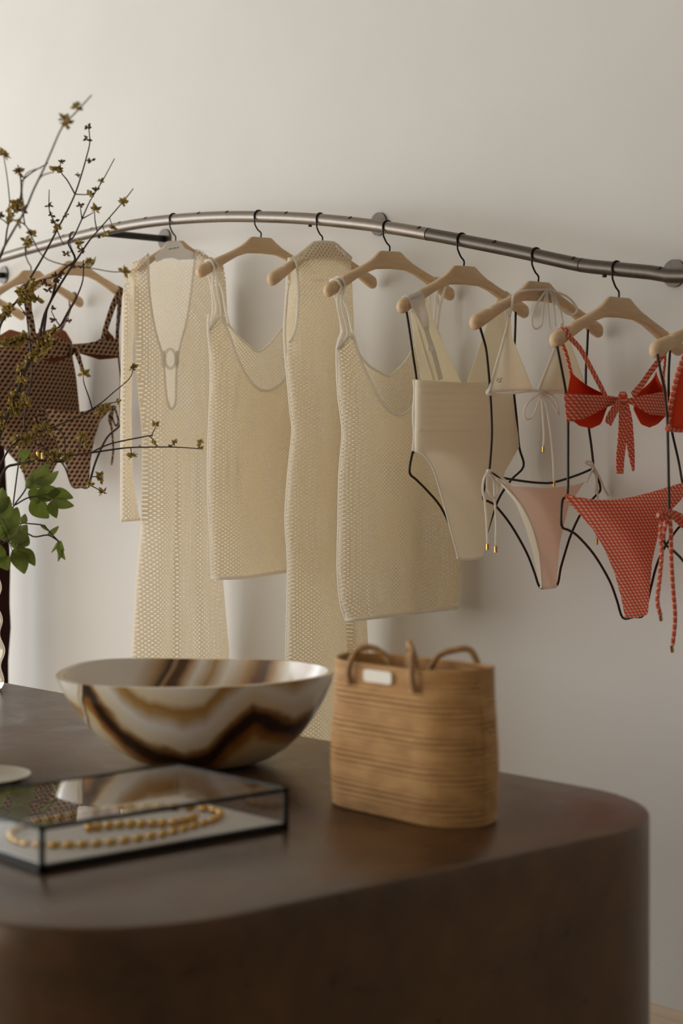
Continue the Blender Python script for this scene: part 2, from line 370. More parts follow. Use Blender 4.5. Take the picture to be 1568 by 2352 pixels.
for (fx, fy) in ((1550, 628), (872, 515), (380, 549), (10, 632)):
    fw = on_y(fx, fy, WALL_Y); e = rail_pt(fw.x)
    m = MB(); m.tube([fw, fw + Vector((0, -0.007, 0))], 0.0315, 28); mk('wall_flange', m, M['rail_dark'], rail)
    m = MB(); m.tube([fw, Vector((e.x, e.y + 0.004, e.z - 0.003))], 0.0108, 14); mk('bracket_arm', m, M['black'], rail)
    s0 = e + Vector((0, 0, -RR)); m = MB(); m.cyl(s0 + Vector((0, 0, 0.003)), s0 - Vector((0, 0, 0.005)), 0.005, 10); mk('screw', m, M['black'], rail)

# ------------------------------------------------------------------ wooden hangers
UP = [(0, 0), (.030, 0), (.036, -.002), (.05, -.0135), (.07, -.027), (.10, -.041), (.14, -.057), (.158, -.064), (.161, -.0695), (.167, -.0715), (.170, -.069), (.18, -.073), (.205, -.083), (.213, -.089), (.2165, -.097), (.2165, -.1035)]
LO = [(0, -.044), (.05, -.046), (.085, -.056), (.12, -.0735), (.16, -.096), (.195, -.115), (.207, -.1185), (.213, -.115), (.2165, -.106)]
TK = [(0, .0068), (.04, .0075), (.10, .0115), (.16, .0135), (.2, .0145), (.21, .0125), (.2165, .0065)]
def hanger_mesh():
    ps = [0, .015, .030, .036, .043, .05, .06, .07, .085, .10, .12, .14, .15, .158, .161, .164, .167, .170, .18, .19, .20, .206, .21, .2135, .2155, .2165]
    ps = [-p for p in reversed(ps[1:])] + ps; vs = []; fs = []; n = 12
    for p in ps:
        a = abs(p); hi, lo, t = lerp(UP, a), lerp(LO, a), lerp(TK, a); c, h = (hi + lo) / 2, (hi - lo) / 2
        for k in range(n):
            an = 2 * math.pi * (k + 0.5) / n; ca, sa = math.cos(an), math.sin(an); e = 0.6 - 0.15 * sstep(.05, .15, a) * 0
            e = 0.42 + 0.38 * sstep(.05, .16, a)
            vs.append((t * math.copysign(abs(ca) ** e, ca), p, c + h * math.copysign(abs(sa) ** e, sa)))
    m = len(ps)
    for i in range(m - 1):
        for k in range(n):
            l = (k + 1) % n; fs.append((i*n+k, i*n+n+k, i*n+n+l, i*n+l))
    fs.append(tuple(range(n))); fs.append(tuple((m - 1) * n + k for k in range(n - 1, -1, -1)))
    b = MB(); b.add(vs, fs); me = b.mesh('hanger_body'); me.materials.append(M['beech']); return me
HME = hanger_mesh()
HG = {}; ARM = {}
def hanger(key, stem, tip, label, side=-1, yaw=0.0, tilt=None, width=1.0):
    st = on_y(stem[0], stem[1], RAIL_Y + 0.006); pl = Plane(st, yaw)
    if tilt is None:                                  # tilt in its plane so that the tip falls where it hangs
        tp = pl.P(*tip) - st; p, z = tp.dot(pl.q), tp.z
        tilt = math.atan2(z, abs(p)) - math.atan2(-.112, .212); tilt *= side
    o = thing('wooden_hanger', label, 'hanger', st, 'beech hangers along the rail')
    o.rotation_euler = (tilt, 0, yaw); o.rotation_mode = 'XYZ'
    Mx = Matrix.Translation(st) @ o.rotation_euler.to_matrix().to_4x4(); inv = Mx.inverted()
    ob = bpy.data.objects.new('hanger_body', HME); ob.scale = (1, width, width); link(ob, o)
    rc = rail_pt(st.x); q = pl.q; up = Vector((0, 0, 1)); r = RR + 0.0019
    ax = Vector((rc.x, rc.y, rc.z))
    top = st + up * 0.012
    path = [st - up * 0.02, st, top, top + (ax - q * 0.012 - up * 0.028 - top) * 0.5 - q * 0.002, ax - q * (r * 0.86) - up * 0.022]
    arc = [ax + (q * math.cos(a) + up * math.sin(a)) * r for a in [math.radians(d) for d in range(190, 15, -14)]]
    m = MB(); m.tube(smooth(path, 4) + arc, 0.0021, 8); h = mk('hook', m, M['hook'], None); h.parent = o; h.matrix_parent_inverse = inv
    HG[key] = (o, pl, inv); ARM[key] = (Mx, width); return o, pl
def wireform(key, *paths, r=0.0028):
    o, pl, inv = HG[key]
    for p in paths:
        m = MB(); m.tube(smooth([pl.P(x, y, off) for x, y, off in [(q + (0.0,))[:3] for q in p]], 4), r, 8)
        h = mk('wire_form', m, M['wire'], None, 'bronze wire body form'); h.parent = o; h.matrix_parent_inverse = inv
def over_arm(key, x, r, a0=-105, a1=105, n=13):
    """points of a band laid over a hanger's arm at photo column x, from behind to the front, and the arm's axis"""
    Mx, wd = ARM[key]; f = lambda p: Mx @ (Vector((0, p, (lerp(UP, abs(p)) + lerp(LO, abs(p))) / 2)) * wd)
    lo, hi = -.205, .205
    for _ in range(40):
        m_ = (lo + hi) / 2
        if pix(f(m_))[0] < x: lo = m_
        else: hi = m_
    p = (lo + hi) / 2; c = f(p); ax = (f(p + .008) - f(p - .008)).normalized(); nr = Mx.to_3x3() @ Vector((1, 0, 0)); up = nr.cross(ax); up = up if up.z > 0 else -up
    ha = lerp(TK, abs(p)) + r; hb = (lerp(UP, abs(p)) - lerp(LO, abs(p))) / 2 * wd * abs(up.z) + r
    e = 0.42 + 0.38 * sstep(.05, .16, abs(p)); sp = lambda v: math.copysign(abs(v) ** e, v)
    return [c + nr * sp(math.sin(t)) * ha + up * sp(math.cos(t)) * hb for t in [math.radians(a0 + (a1 - a0) * k / (n - 1)) for k in range(n)]], ax
HL = 'pale beech hanger '
hanger('1', (403, 553), None, HL + 'inside the long-sleeved crochet dress', tilt=math.radians(6.5), yaw=math.radians(6), width=.80)
hanger('2', (599, 545), (454, 634), HL + 'carrying the plunging-back cream knit top')
hanger('3', (740, 555), (616, 655), HL + 'inside the long sleeveless knit dress', yaw=math.radians(10))
hanger('4', (894.5, 577), (745, 680), HL + 'carrying the cream knit mini dress')
hanger('5', (1065, 611), (912.6, 718), HL + 'with wire form holding the ivory one-piece swimsuit')
hanger('6', (1236, 647), (1077.6, 757), HL + 'with wire form holding the cream triangle bikini')
hanger('7', (1420.6, 683), (1258, 801), HL + 'with wire form holding the red print bikini with front tie')
hanger('8', (1655, 716), (1489, 822), HL + 'with wire form holding the plain red bikini top')
hanger('A', (71, 621), (183, 699), HL + 'holding the brown printed one-piece swimsuit', side=1, yaw=math.radians(10))
hanger('B', (173, 600), (276, 677), HL + 'with wire form holding the brown printed bikini', side=1, yaw=math.radians(8))
hanger('0', (-72, 648), None, HL + 'holding the dark brown dress', tilt=0.0)
# ------------------------------------------------------------------ garments
class Shape:
    def __init__(s, L, R): s.L, s.R = L, R             # lists of (y, x)
    def U(s, x, y):
        a, b = lerp(s.L, y), lerp(s.R, y); return min(1, max(0, (x - a) / (b - a)))
def bulge(sh, B, sgn=1, y0=None, y1=None, folds=(), wob=0.0, wrap=None):
    def f(x, y):
        u = sh.U(x, y); b = B * math.sqrt(max(0, 1 - (2 * u - 1) ** 2))
        if y0 is not None: b *= 0.25 + 0.75 * sstep(y0, y1, y)
        o = sgn * b
        for c, wd, amp, fy in folds: o += amp * math.exp(-((u - c) / wd) ** 2) * sstep(fy, fy + 250, y)
        if wrap and y < wrap[0] + 70: o = sgn * max(abs(o), wrap[1] * (1 - sstep(wrap[0] + 25, wrap[0] + 70, y)))
        if wob: o += wob * math.sin(u * 17 + y * 0.004) * math.sin(math.pi * u) * sstep(700, 1100, y)
        return o
    return f
def panel(pl, sh, top, bottom, nu, nv, off, mb=None, cosine=True):
    mb = mb or MB(); vs = []; fs = []; uvs = []
    for j in range(nv + 1):
        v = j / nv
        for i in range(nu + 1):
            t = i / nu; u = (1 - math.cos(math.pi * t)) / 2 if cosine else t
            yt, yb = lerp(top, u), lerp(bottom, u); y = yt + (yb - yt) * v
            x = lerp(sh.L, y) + (lerp(sh.R, y) - lerp(sh.L, y)) * u
            p = pl.P(x, y, off(x, y)); vs.append(p); uvs.append((p.dot(pl.q), p.z))
    for j in range(nv):
        for i in range(nu):
            a = j * (nu + 1) + i; fs.append((a, a + nu + 1, a + nu + 2, a + 1))
    mb.add(vs, fs, uvs); return mb
def edge(pl, pts, off, r, n=3, sx=1.0):
    mb = MB(); mb.tube(smooth([pl.P(x, y, off(x, y)) for x, y in pts], n), r, 7); return mb
def zero(x, y): return 0.0
def const(c): return lambda x, y: c
def cordp(pl, pts, r, n=4):                            # pts (x, y, off)
    mb = MB(); mb.tube(smooth([pl.P(x, y, o) for x, y, o in pts], n), r, 7); return mb
def ribp(pl, pts, wd, n=4, th=0.0016, over=False):
    mb = MB(); P = smooth([pl.P(x, y, o) for x, y, o in pts], n)
    if isinstance(wd, (list, tuple)): wd = [lerp([(i / (len(wd) - 1), a) for i, a in enumerate(wd)], k / (len(P) - 1)) for k in range(len(P))]
    mb.ribbon(P, wd, pl.n, th, over if isinstance(over, Vector) else pl.q if over else None); return mb
def garment(name, label, cat, pl, x, y, group=None): return thing(name, label, cat, pl.P(x, y), group)
def trim(owner, name, mb, mat, label=None): return mk(name, mb, mat, owner, label, local=True)
def last(g, name): return [o for o in g.children if o.name.split('.')[0] == name][-1]
def solid(o, t=0.0014):
    s = o.modifiers.new('thickness', 'SOLIDIFY'); s.thickness = t; s.offset = 0; return o
def loop_cord(key, x, back, front, r):                  # a cord hung over a hanger's arm; back and front run downwards
    pl = HG[key][1]; arc, _ = over_arm(key, x, r * .85); mb = MB()
    mb.tube(smooth([pl.P(*p) for p in reversed(back)] + arc + [pl.P(*p) for p in front], 3), r, 7); return mb
def loop_band(key, x, back, front, wd, th=.0016):
    pl = HG[key][1]; arc, ax = over_arm(key, x, th * .5, -80 if back else -125, 80, 13 if back else 17); mb = MB()
    P = (smooth([pl.P(*p) for p in reversed(back)] + [arc[0]], 3)[:-1] if back else []) + arc + smooth([arc[-1]] + [pl.P(*p) for p in front], 4)[1:]; n = len(P)
    mb.ribbon(P, [lerp([(i / (len(wd) - 1), w_) for i, w_ in enumerate(wd)], k / (n - 1)) for k in range(n)], pl.n, th, ax); return mb
def seam(pl, pts, fo, bo, rise=3.0, mb=None):            # closes a shoulder over the hanger, from the front panel to the back one
    mb = mb or MB(); P = [Vector((x, y, 0)) for x, y in pts]; P = smooth(P, 4); vs = []; uvs = []; fs = []; n = 6
    for p in P:
        a, b = fo(p.x, p.y), bo(p.x, p.y)
        for k in range(n + 1):
            t = k / n; q = pl.P(p.x, p.y - rise * math.sin(math.pi * t), a + (b - a) * t); vs.append(q); uvs.append((q.dot(pl.q), q.x))
    for i in range(len(P) - 1):
        for k in range(n): j = i * (n + 1) + k; fs.append((j, j + 1, j + n + 2, j + n + 1))
    mb.add(vs, fs, uvs); return mb
KN = 'cream knitwear on the rail'

# long-sleeved crochet maxi dress with plunge neck
pl = HG['1'][1]
g = garment('crochet_dress', 'cream crochet maxi dress with long sleeves, plunging neck and pearl ring', 'dress', pl, 410, 1640, KN)
DL = [(580, 336), (606, 300), (620, 297), (660, 294), (715, 308), (850, 312), (1000, 326), (1195, 325), (1300, 314), (1490, 302), (1660, 296)]
DR = [(585, 485), (600, 512), (660, 516), (760, 508), (1000, 500), (1200, 507), (1330, 512), (1495, 526), (1660, 531)]
D = Shape(DL, DR); FO = [(.30, .12, .012, 850), (.52, .09, .015, 900), (.80, .11, .012, 850), (.42, .06, -.008, 900), (.66, .08, -.008, 900)]
df = bulge(D, .055, 1, 540, 760, FO, wrap=(600, .0185)); db = bulge(D, .055, -1, 540, 760, [(c, w_, -a, y) for c, w_, a, y in FO], wrap=(600, .0185))
VL = [(585, 341), (594, 340), (674, 343), (757, 356), (821, 374), (880, 379), (910, 382), (930, 387), (938, 393), (1700, 405)]
VR = [(575, 451), (591, 448), (719, 432), (805, 411), (853, 405), (916, 404), (932, 400), (938, 393), (1700, 405)]
fm = panel(pl, Shape(DL, VL), [(0, 603), (.5, 588), (1, 575)], [(0, 1660), (1, 1665)], 26, 70, df)
panel(pl, Shape(VR, DR), [(0, 572), (.5, 579), (1, 598)], [(0, 1665), (1, 1660)], 26, 70, df, fm)
mk('front', fm, M['crochet'], g)
mk('back', panel(pl, D, [(0, 603), (.15, 586), (.22, 596), (.5, 600), (.7, 598), (.78, 586), (1, 598)], [(0, 1655), (1, 1655)], 34, 70, db), M['crochet'], g)
f2 = lambda x, y: df(x, y) + .001
mk('shoulder_seam', seam(pl, [(299, 606), (318, 591), (341, 576)], df, db, 0.6), M['cord'], g); mk('shoulder_seam', seam(pl, [(451, 573), (482, 580), (513, 599)], df, db, 0.6), M['cord'], g)
trim(last(g, 'front'), 'neck_edge', edge(pl, [(x, y) for y, x in VL if y < 935] + [(393, 940)] + [(x, y) for y, x in reversed(VR) if y < 935], f2, .0034), M['cord'])
for L_, R_, y0, y1 in (([(618, 298), (640, 287), (674, 281), (757, 279), (916, 276), (1195, 276)], [(618, 312), (674, 312), (757, 306), (853, 304), (950, 302), (1100, 305), (1195, 322)], 618, 1196),
                       ([(606, 498), (650, 496), (725, 498), (1190, 506)], [(606, 512), (640, 518), (725, 522), (1000, 526), (1190, 528)], 606, 1180)):
    S = Shape(L_, R_); m = MB()
    for sg in (1, -1): panel(pl, S, [(0, y0 + 6), (.5, y0), (1, y0 + 4)], [(0, y1), (1, y1 - 4)], 14, 40, bulge(S, .03, sg, y0 - 40, y0 + 60, wrap=(y0 + 10, .0195)), m)
    seam(pl, [(lerp(L_, y0 + 6) , y0 + 6), ((lerp(L_, y0) + lerp(R_, y0)) / 2, y0), (lerp(R_, y0 + 4), y0 + 4)], bulge(S, .03, 1, y0 - 40, y0 + 60, wrap=(y0 + 10, .0195)), bulge(S, .03, -1, y0 - 40, y0 + 60, wrap=(y0 + 10, .0195)), 2.0, m)
    mk('sleeve', m, M['crochet'], g)
    trim(last(g, 'sleeve'), 'cuff_edge', edge(pl, [(lerp(L_, y1) + 1, y1), (lerp(R_, y1) - 1, y1 - 3)], const(.004), .004), M['cord'])
m = MB(); cc = pl.P(391, 824, .052)
m.tube([cc + pl.q * .0205 * math.cos(a) + Vector((0, 0, .0275)) * math.sin(a) for a in [2 * math.pi * k / 28 for k in range(28)]], .0042, 8, closed=True)
mk('pearl_ring', m, M['pearl'], g, 'white pearl ring at the neckline')
for x in (375, 406):
    m = MB(); c0 = pl.P(x, 824, .055); m.tube([c0 + Vector((0, 0, z)) for z in (-.022, -.011, 0, .011, .022)], [.004, .006, .0065, .006, .004], 8); mk('ring_loop', m, M['cord'], g)
# white card over the neck of the hanger, with a small printed word
hc_ = thing('hanger_card', 'white printed card covering the hanger neck of the crochet dress', 'card', pl.P(403, 597, .02))
m = MB(); fr = [(383, 555), (411, 553), (417, 558), (424, 570), (446, 580), (447, 596), (428, 596), (410, 597), (396, 592), (378, 594), (359, 602), (355, 588), (372, 574)]
A_ = [pl.P(x, y, .0135) for x, y in fr]; B_ = [p - pl.n * .0012 for p in A_]; n_ = len(fr)
m.add(A_ + B_, [tuple(range(n_ - 1, -1, -1)), tuple(range(n_, 2 * n_))] + [(i, (i + 1) % n_, n_ + (i + 1) % n_, n_ + i) for i in range(n_)])
mk('card', m, M['card'], hc_, smoothed=False)
m = MB()
for i, (h, lx) in enumerate(((2, 387), (3, 390.5), (2, 394), (3, 397.5), (3, 401), (2, 404.5), (3, 408))):
    y = 573.5 - .16 * (lx - 387)
    m.add([pl.P(lx, y, .0139), pl.P(lx + 2.2, y - .3, .0139), pl.P(lx + 2.2, y - h - .3, .0139), pl.P(lx, y - h, .0139)], [(0, 1, 2, 3)])
mk('printed_word', m, M['ink'], hc_, smoothed=False)

# two strappy knits share a builder
def strappy(key, name, label, L, Rr, neck_f, neck_b, straps, hem, foot, B, folds, swing=0.0):
    pl = HG[key][1]; g = garment(name, label, 'top' if name == 'knit_camisole' else 'dress', pl, *foot, KN); S = Shape(L, Rr)
    yt = L[0][0]; sw = [(1.05, .38, swing, 800)]; f = bulge(S, B, 1, yt - 30, yt + 150, folds + sw); b = bulge(S, B, -1, yt - 30, yt + 150, sw)
    mk('front', panel(pl, S, neck_f, hem, 54, 60, f), M['knit'], g)
    mk('back', panel(pl, S, neck_b, [(u, y - 4) for u, y in hem], 54, 60, b), M['knit'], g)
    def curve(nk): 
        o = []
        for u, y in nk: o.append((lerp(L, y) + (lerp(Rr, y) - lerp(L, y)) * u, y))
        return o
    trim(last(g, 'front'), 'neck_edge', edge(pl, curve(neck_f), lambda x, y: f(x, y) + .001, .0038), M['cord'], 'rolled knit edge of the front neckline')
    trim(last(g, 'front'), 'neck_edge', edge(pl, curve(neck_b), lambda x, y: b(x, y) + .003, .0034), M['cord'], 'rolled knit edge of the back neckline')
    hp = [(lerp(L, lerp(hem, u)) + (lerp(Rr, lerp(hem, u)) - lerp(L, lerp(hem, u))) * u, lerp(hem, u)) for u in [k / 16 for k in range(17)]]
    trim(last(g, 'front'), 'hem_edge', edge(pl, hp, lambda x, y: f(x, y - 3) + .0015, .0048), M['cord'])
    trim(last(g, 'front'), 'side_edge', edge(pl, [(x + .5, y) for y, x in L], zero, .0042), M['cord'])
    for x_, back_, front_ in straps: mk('strap', loop_cord(key, x_, back_, front_, .0034), M['cord'], g)
    return g
U2 = lambda L, Rr, pts: [((x - lerp(L, y)) / (lerp(Rr, y) - lerp(L, y)), y) for x, y in pts]
L2 = [(722, 480), (755, 478), (850, 485), (991, 480), (1113, 478), (1240, 484), (1328, 487)]
R2 = [(722, 700), (760, 704), (991, 702), (1240, 704), (1328, 708)]
nf = U2(L2, R2, [(479, 757), (492, 742), (508, 726), (516, 745), (528, 773), (547, 827), (572, 872), (595, 894), (617, 897), (639, 885), (654, 867), (668, 830), (682, 770), (690, 728), (697, 742), (704, 757)])
nb = U2(L2, R2, [(479, 757), (500, 735), (525, 748), (547, 773), (572, 795), (592, 808), (617, 792), (643, 760), (668, 728), (690, 722), (704, 752)])
strappy('2', 'knit_camisole', 'short cream open-knit top with thin straps on the second bare hanger', L2, R2, nf, nb,
        [(490, [(508, 660, -.018), (517, 710, -.015), (526, 748, -.014)], [(498, 655, .020), (506, 705, .020), (507, 727, .022)]),
         (482, [(485, 660, -.017), (489, 715, -.010), (480, 757, .0)], [(488, 655, .019), (497, 705, .014), (490, 735, .008), (480, 757, .004)]),
         (690, [(680, 670, -.016), (668, 728, -.014)], [(696, 680, .017), (692, 728, .014)])],
        [(0, 1327), (.15, 1328), (.4, 1325), (.8, 1311), (1, 1305)], (590, 1325), .05, [(.35, .2, .01, 800), (.75, .12, -.012, 900)])

# long sleeveless dress with crochet collar
pl = HG['3'][1]
g = garment('knit_dress', 'long sleeveless cream open-knit dress with a dense crochet collar', 'dress', pl, 740, 1760, KN)
OL = [(560, 712), (575, 690), (592, 664), (623, 661), (693, 657), (757, 653), (820, 656), (884, 662), (950, 668), (991, 672), (1093, 662), (1195, 656), (1297, 662), (1497, 658), (1760, 655)]
IL = [(560, 712), (575, 695), (592, 677), (610, 681), (661, 685), (741, 681), (786, 664), (820, 657)] + OL[7:]
ORt = [(560, 772), (575, 787), (588, 805), (661, 809), (741, 812), (900, 818), (1100, 826), (1423, 842), (1760, 862)]
So, Si = Shape(OL, ORt), Shape(IL, ORt)
F3 = [(.45, .16, .014, 700), (.72, .06, -.022, 850), (.85, .06, .012, 850)]
f3 = bulge(So, .05, 1, 560, 760, F3, wrap=(600, .0185)); b3 = bulge(So, .05, -1, 560, 760, wrap=(600, .0185))
mk('front', panel(pl, Si, [(0, 600), (.12, 590), (.85, 590), (1, 592)], [(0, 1760), (1, 1760)], 44, 90, f3), M['knit'], g)
mk('back', panel(pl, So, [(0, 596), (1, 592)], [(0, 1755), (1, 1755)], 44, 90, b3), M['knit'], g)
cf = lambda x, y: .0175 + .008 * math.sqrt(max(0, 1 - (2 * CL.U(x, y) - 1) ** 2)); cb = lambda x, y: -cf(x, y)
m = MB(); CL = Shape([(556, 719), (572, 700), (588, 681), (598, 664)], [(556, 766), (562, 774), (575, 787), (588, 806), (598, 809)])
panel(pl, CL, [(0, 556), (1, 556)], [(0, 597), (.5, 594), (1, 597)], 30, 8, cf, m)
panel(pl, CL, [(0, 556), (1, 556)], [(0, 597), (1, 597)], 30, 8, cb, m)
seam(pl, [(664, 597), (682, 587), (702, 571), (719, 557)], cf, cb, 3.0, m); seam(pl, [(766, 557), (776, 563), (788, 575), (808, 596)], cf, cb, 3.0, m)
mk('collar', m, M['knit_dense'], g, 'dense crochet collar')
trim(last(g, 'collar'), 'collar_edge', edge(pl, [(719, 557), (742, 555), (766, 557)], lambda x, y: cf(x, y) + .001, .0034), M['cord'])
trim(last(g, 'collar'), 'collar_edge', edge(pl, [(664, 596), (682, 587), (702, 571), (719, 557)], lambda x, y: cf(x, y) + .001, .003), M['cord'])
trim(last(g, 'collar'), 'collar_edge', edge(pl, [(766, 557), (776, 563), (788, 575), (807, 592)], lambda x, y: cf(x, y) + .001, .003), M['cord'])
trim(last(g, 'front'), 'armhole_edge', edge(pl, [(677, 594), (682, 612), (685, 661), (684, 700), (681, 741), (674, 768), (662, 786)], lambda x, y: f3(x, y) + .001, .0036), M['cord'])
trim(last(g, 'front'), 'side_edge', edge(pl, [(x + .5, y) for y, x in OL if y >= 592], lambda x, y: -.022 * (1 - sstep(640, 720, y)), .0042), M['cord'])

L4 = [(758, 788), (800, 774), (900, 777), (950, 783), (1000, 787), (1090, 780), (1200, 778), (1300, 776), (1380, 782), (1424, 795)]
R4 = [(758, 1010), (800, 1018), (950, 1034), (1100, 1046), (1200, 1052), (1291, 1058), (1340, 1056), (1402, 1049), (1424, 1047)]
nf = U2(L4, R4, [(774, 802), (785, 790), (808, 772), (819, 802), (831, 834), (850, 875), (870, 916), (892, 942), (914, 953), (936, 945), (960, 915), (980, 850), (996, 775), (1008, 790), (1018, 800)])
nb = U2(L4, R4, [(774, 802), (800, 768), (812, 775), (825, 814), (847, 840), (870, 854), (892, 864), (911, 851), (933, 827), (955, 790), (980, 755), (1000, 752), (1018, 800)])
strappy('4', 'knit_dress', 'cream open-knit mini dress with thin straps and nubbly left side', L4, R4, nf, nb,
        [(780, [(796, 705, -.018), (808, 760, -.015), (814, 780, -.014)], [(784, 692, .020), (794, 740, .020), (798, 766, .020), (790, 785, .012), (781, 803, .006)]),
         (771, [(777, 705, -.017), (784, 765, -.008), (774, 803, .0)], [(774, 692, .019), (784, 745, .014), (787, 760, .010), (780, 785, .006), (774, 803, .003)]),
         (996, [(986, 712, -.016), (978, 757, -.014)], [(999, 702, .017), (996, 775, .014)]), (1011, [(1008, 712, -.017), (1001, 753, -.014)], [(1010, 706, .017), (1003, 765, .014)])],
        [(0, 1424), (.15, 1421), (.4, 1414), (.8, 1402), (1, 1396)], (920, 1415), .055, [(.3, .12, .01, 850), (.62, .1, -.014, 1000), (.8, .1, .012, 1000)], .042)

# ivory one-piece with pleated bodice
pl = HG['5'][1]; SW = 'swimwear on the rail'
g = garment('swimsuit', 'ivory one-piece swimsuit with pleated bodice and wide strap', 'swimsuit', pl, 1080, 1284, SW)
L5 = [(872, 953), (950, 951), (1035, 950), (1042, 971), (1074, 993), (1129, 1011), (1206, 1032), (1270, 1049), (1284, 1052)]
R5 = [(872, 1172), (905, 1177), (950, 1182), (1000, 1190), (1027, 1192), (1082, 1160), (1140, 1141), (1230, 1118), (1284, 1108)]
S5 = Shape([(872, 953), (1284, 949)], [(872, 1174), (1284, 1195)])
def f5(x, y):
    u = S5.U(x, y); o = .040 * math.sqrt(max(0, 1 - (2 * u - 1) ** 2)) + .006
    if y < 990: o += .0016 * abs(math.sin(math.pi * (y - 872) / 17.5)) ** .35 * sstep(0.0, .06, u)
    return o
mk('front', panel(pl, Shape(L5, R5), [(0, 872), (.5, 879), (1, 876)], [(0, 1282), (.3, 1284), (1, 1280)], 40, 140, f5), M['ivory'], g, 'pleated ivory front')
mk('back', panel(pl, Shape(L5, R5), [(0, 880), (.5, 900), (1, 880)], [(0, 1280), (1, 1278)], 30, 40, lambda x, y: -.03 * math.sqrt(max(0, 1 - (2 * S5.U(x, y) - 1) ** 2)) + .001), M['lining'], g)
trim(last(g, 'front'), 'side_edge', edge(pl, [(952, 872), (954, 900), (951, 950), (953, 1000), (950, 1036)], const(.004), .0052), M['strap'])
trim(last(g, 'front'), 'leg_edge', edge(pl, [(951, 1036), (971, 1043), (993, 1074), (1011, 1129), (1032, 1206), (1049, 1270), (1052, 1283)], f5, .0024), M['strap'])
trim(last(g, 'front'), 'crotch_edge', edge(pl, [(1050, 1281), (1062, 1285), (1085, 1284), (1109, 1280)], f5, .0028), M['strap'])
A5 = Shape([(690, 938), (720, 944), (780, 951), (872, 967), (900, 968)], [(690, 981), (720, 989), (767, 1007), (820, 1032), (878, 1058), (900, 1066)])
solid(mk('shoulder_panel', panel(pl, A5, [(0, 676), (1, 668)], [(0, 890), (1, 895)], 12, 30, lambda x, y: -.020 + .024 * sstep(704, 765, y) + .014 * sstep(720, 880, y) * math.sin(math.pi * A5.U(x, y))), M['lining'], g, 'cream inner shoulder panel'))
B5 = Shape([(690, 1141), (723, 1125), (876, 1073), (900, 1066)], [(690, 1166), (740, 1168), (876, 1176), (900, 1178)])
solid(mk('shoulder_panel', panel(pl, B5, [(0, 672), (1, 680)], [(0, 895), (1, 890)], 12, 30, lambda x, y: -.020 + .024 * sstep(706, 765, y) + .012 * sstep(720, 880, y) * math.sin(math.pi * B5.U(x, y))), M['lining'], g, 'cream inner shoulder panel'))
mk('strap', loop_band('5', 948, [], [(961, 703, .021), (970, 724, .022), (976, 745, .022), (978, 758, .022)], [.040, .046, .046, .046, .040, .028, .016]), M['strap'], g, 'wide ivory shoulder strap')
mk('strap', ribp(pl, [(977, 752, .024), (985, 780, .026), (994, 805, .028), (1003, 838, .030), (1012, 872, .030)], .015), M['strap'], g)
mk('inner_band', ribp(pl, [(947, 712, .010), (962, 760, .016), (978, 815, .022), (996, 874, .026)], .008), M['lining'], g)
m = MB(); c0 = pl.P(988, 800, .030); m.box(c0 - Vector((.0005, .009, .006)), c0 + Vector((.001, .009, .006))); bevel(mk('strap_slider', m, M['card'], g, smoothed=False), .0005)
mk('strap', loop_band('5', 1160, [], [(1165, 708, .019), (1168, 760, .017), (1172, 874, .016)], [.018, .018, .016]), M['strap'], g)
wireform('5', [(931, 704, .004), (938, 745, .004), (948, 815, .004), (956, 872, 0), (957, 940, .003), (950, 1034, .002), (947, 1040, .003), (940, 1084, .002), (956, 1102, .002), (979, 1125, .002), (1011, 1163, .002), (1036, 1214, .002), (1052, 1256, .002), (1060, 1277, .003), (1080, 1279, -.004), (1104, 1276, -.004), (1118, 1225, 0), (1143, 1150, 0), (1173, 1103, 0), (1202, 1071, 0), (1192, 1027, 0), (1186, 960, .003), (1178, 872, .003), (1182, 780, -.006), (1184, 715, 0)])

# cream triangle bikini, tied with thin cords
pl = HG['6'][1]
g = garment('bikini_bra', 'cream triangle bikini top with thin ties bowed over the hanger', 'bikini top', pl, 1210, 900, SW)
T1 = Shape([(723, 1168), (755, 1163), (876, 1129), (902, 1122)], [(723, 1172), (771, 1174), (892, 1222), (902, 1226)])
T2 = Shape([(742, 1289), (803, 1272), (889, 1238), (902, 1234)], [(742, 1293), (800, 1314), (854, 1333), (902, 1350)])
for T_, y0 in ((T1, 723), (T2, 742)):
    tf = lambda x, y, T_=T_, y0=y0: .006 + .026 * math.sin(math.pi * T_.U(x, y)) * sstep(y0, 880, y)
    solid(mk('cup', panel(pl, T_, [(0, y0), (1, y0)], [(0, 900), (1, 896)], 16, 22, tf, cosine=False), M['lining'], g))
    trim(last(g, 'cup'), 'cup_edge', edge(pl, [(x, y) for y, x in T_.L], lambda x, y, tf=tf: tf(x, y) + .001, .003), M['strap'])
mk('band_cord', cordp(pl, [(1121, 896, .0), (1119, 902, .004), (1126, 905, .008), (1170, 903, .012), (1224, 897, .010), (1243, 901, .012), (1290, 901, .012), (1350, 898, .004)], .0036), M['strap'], g)
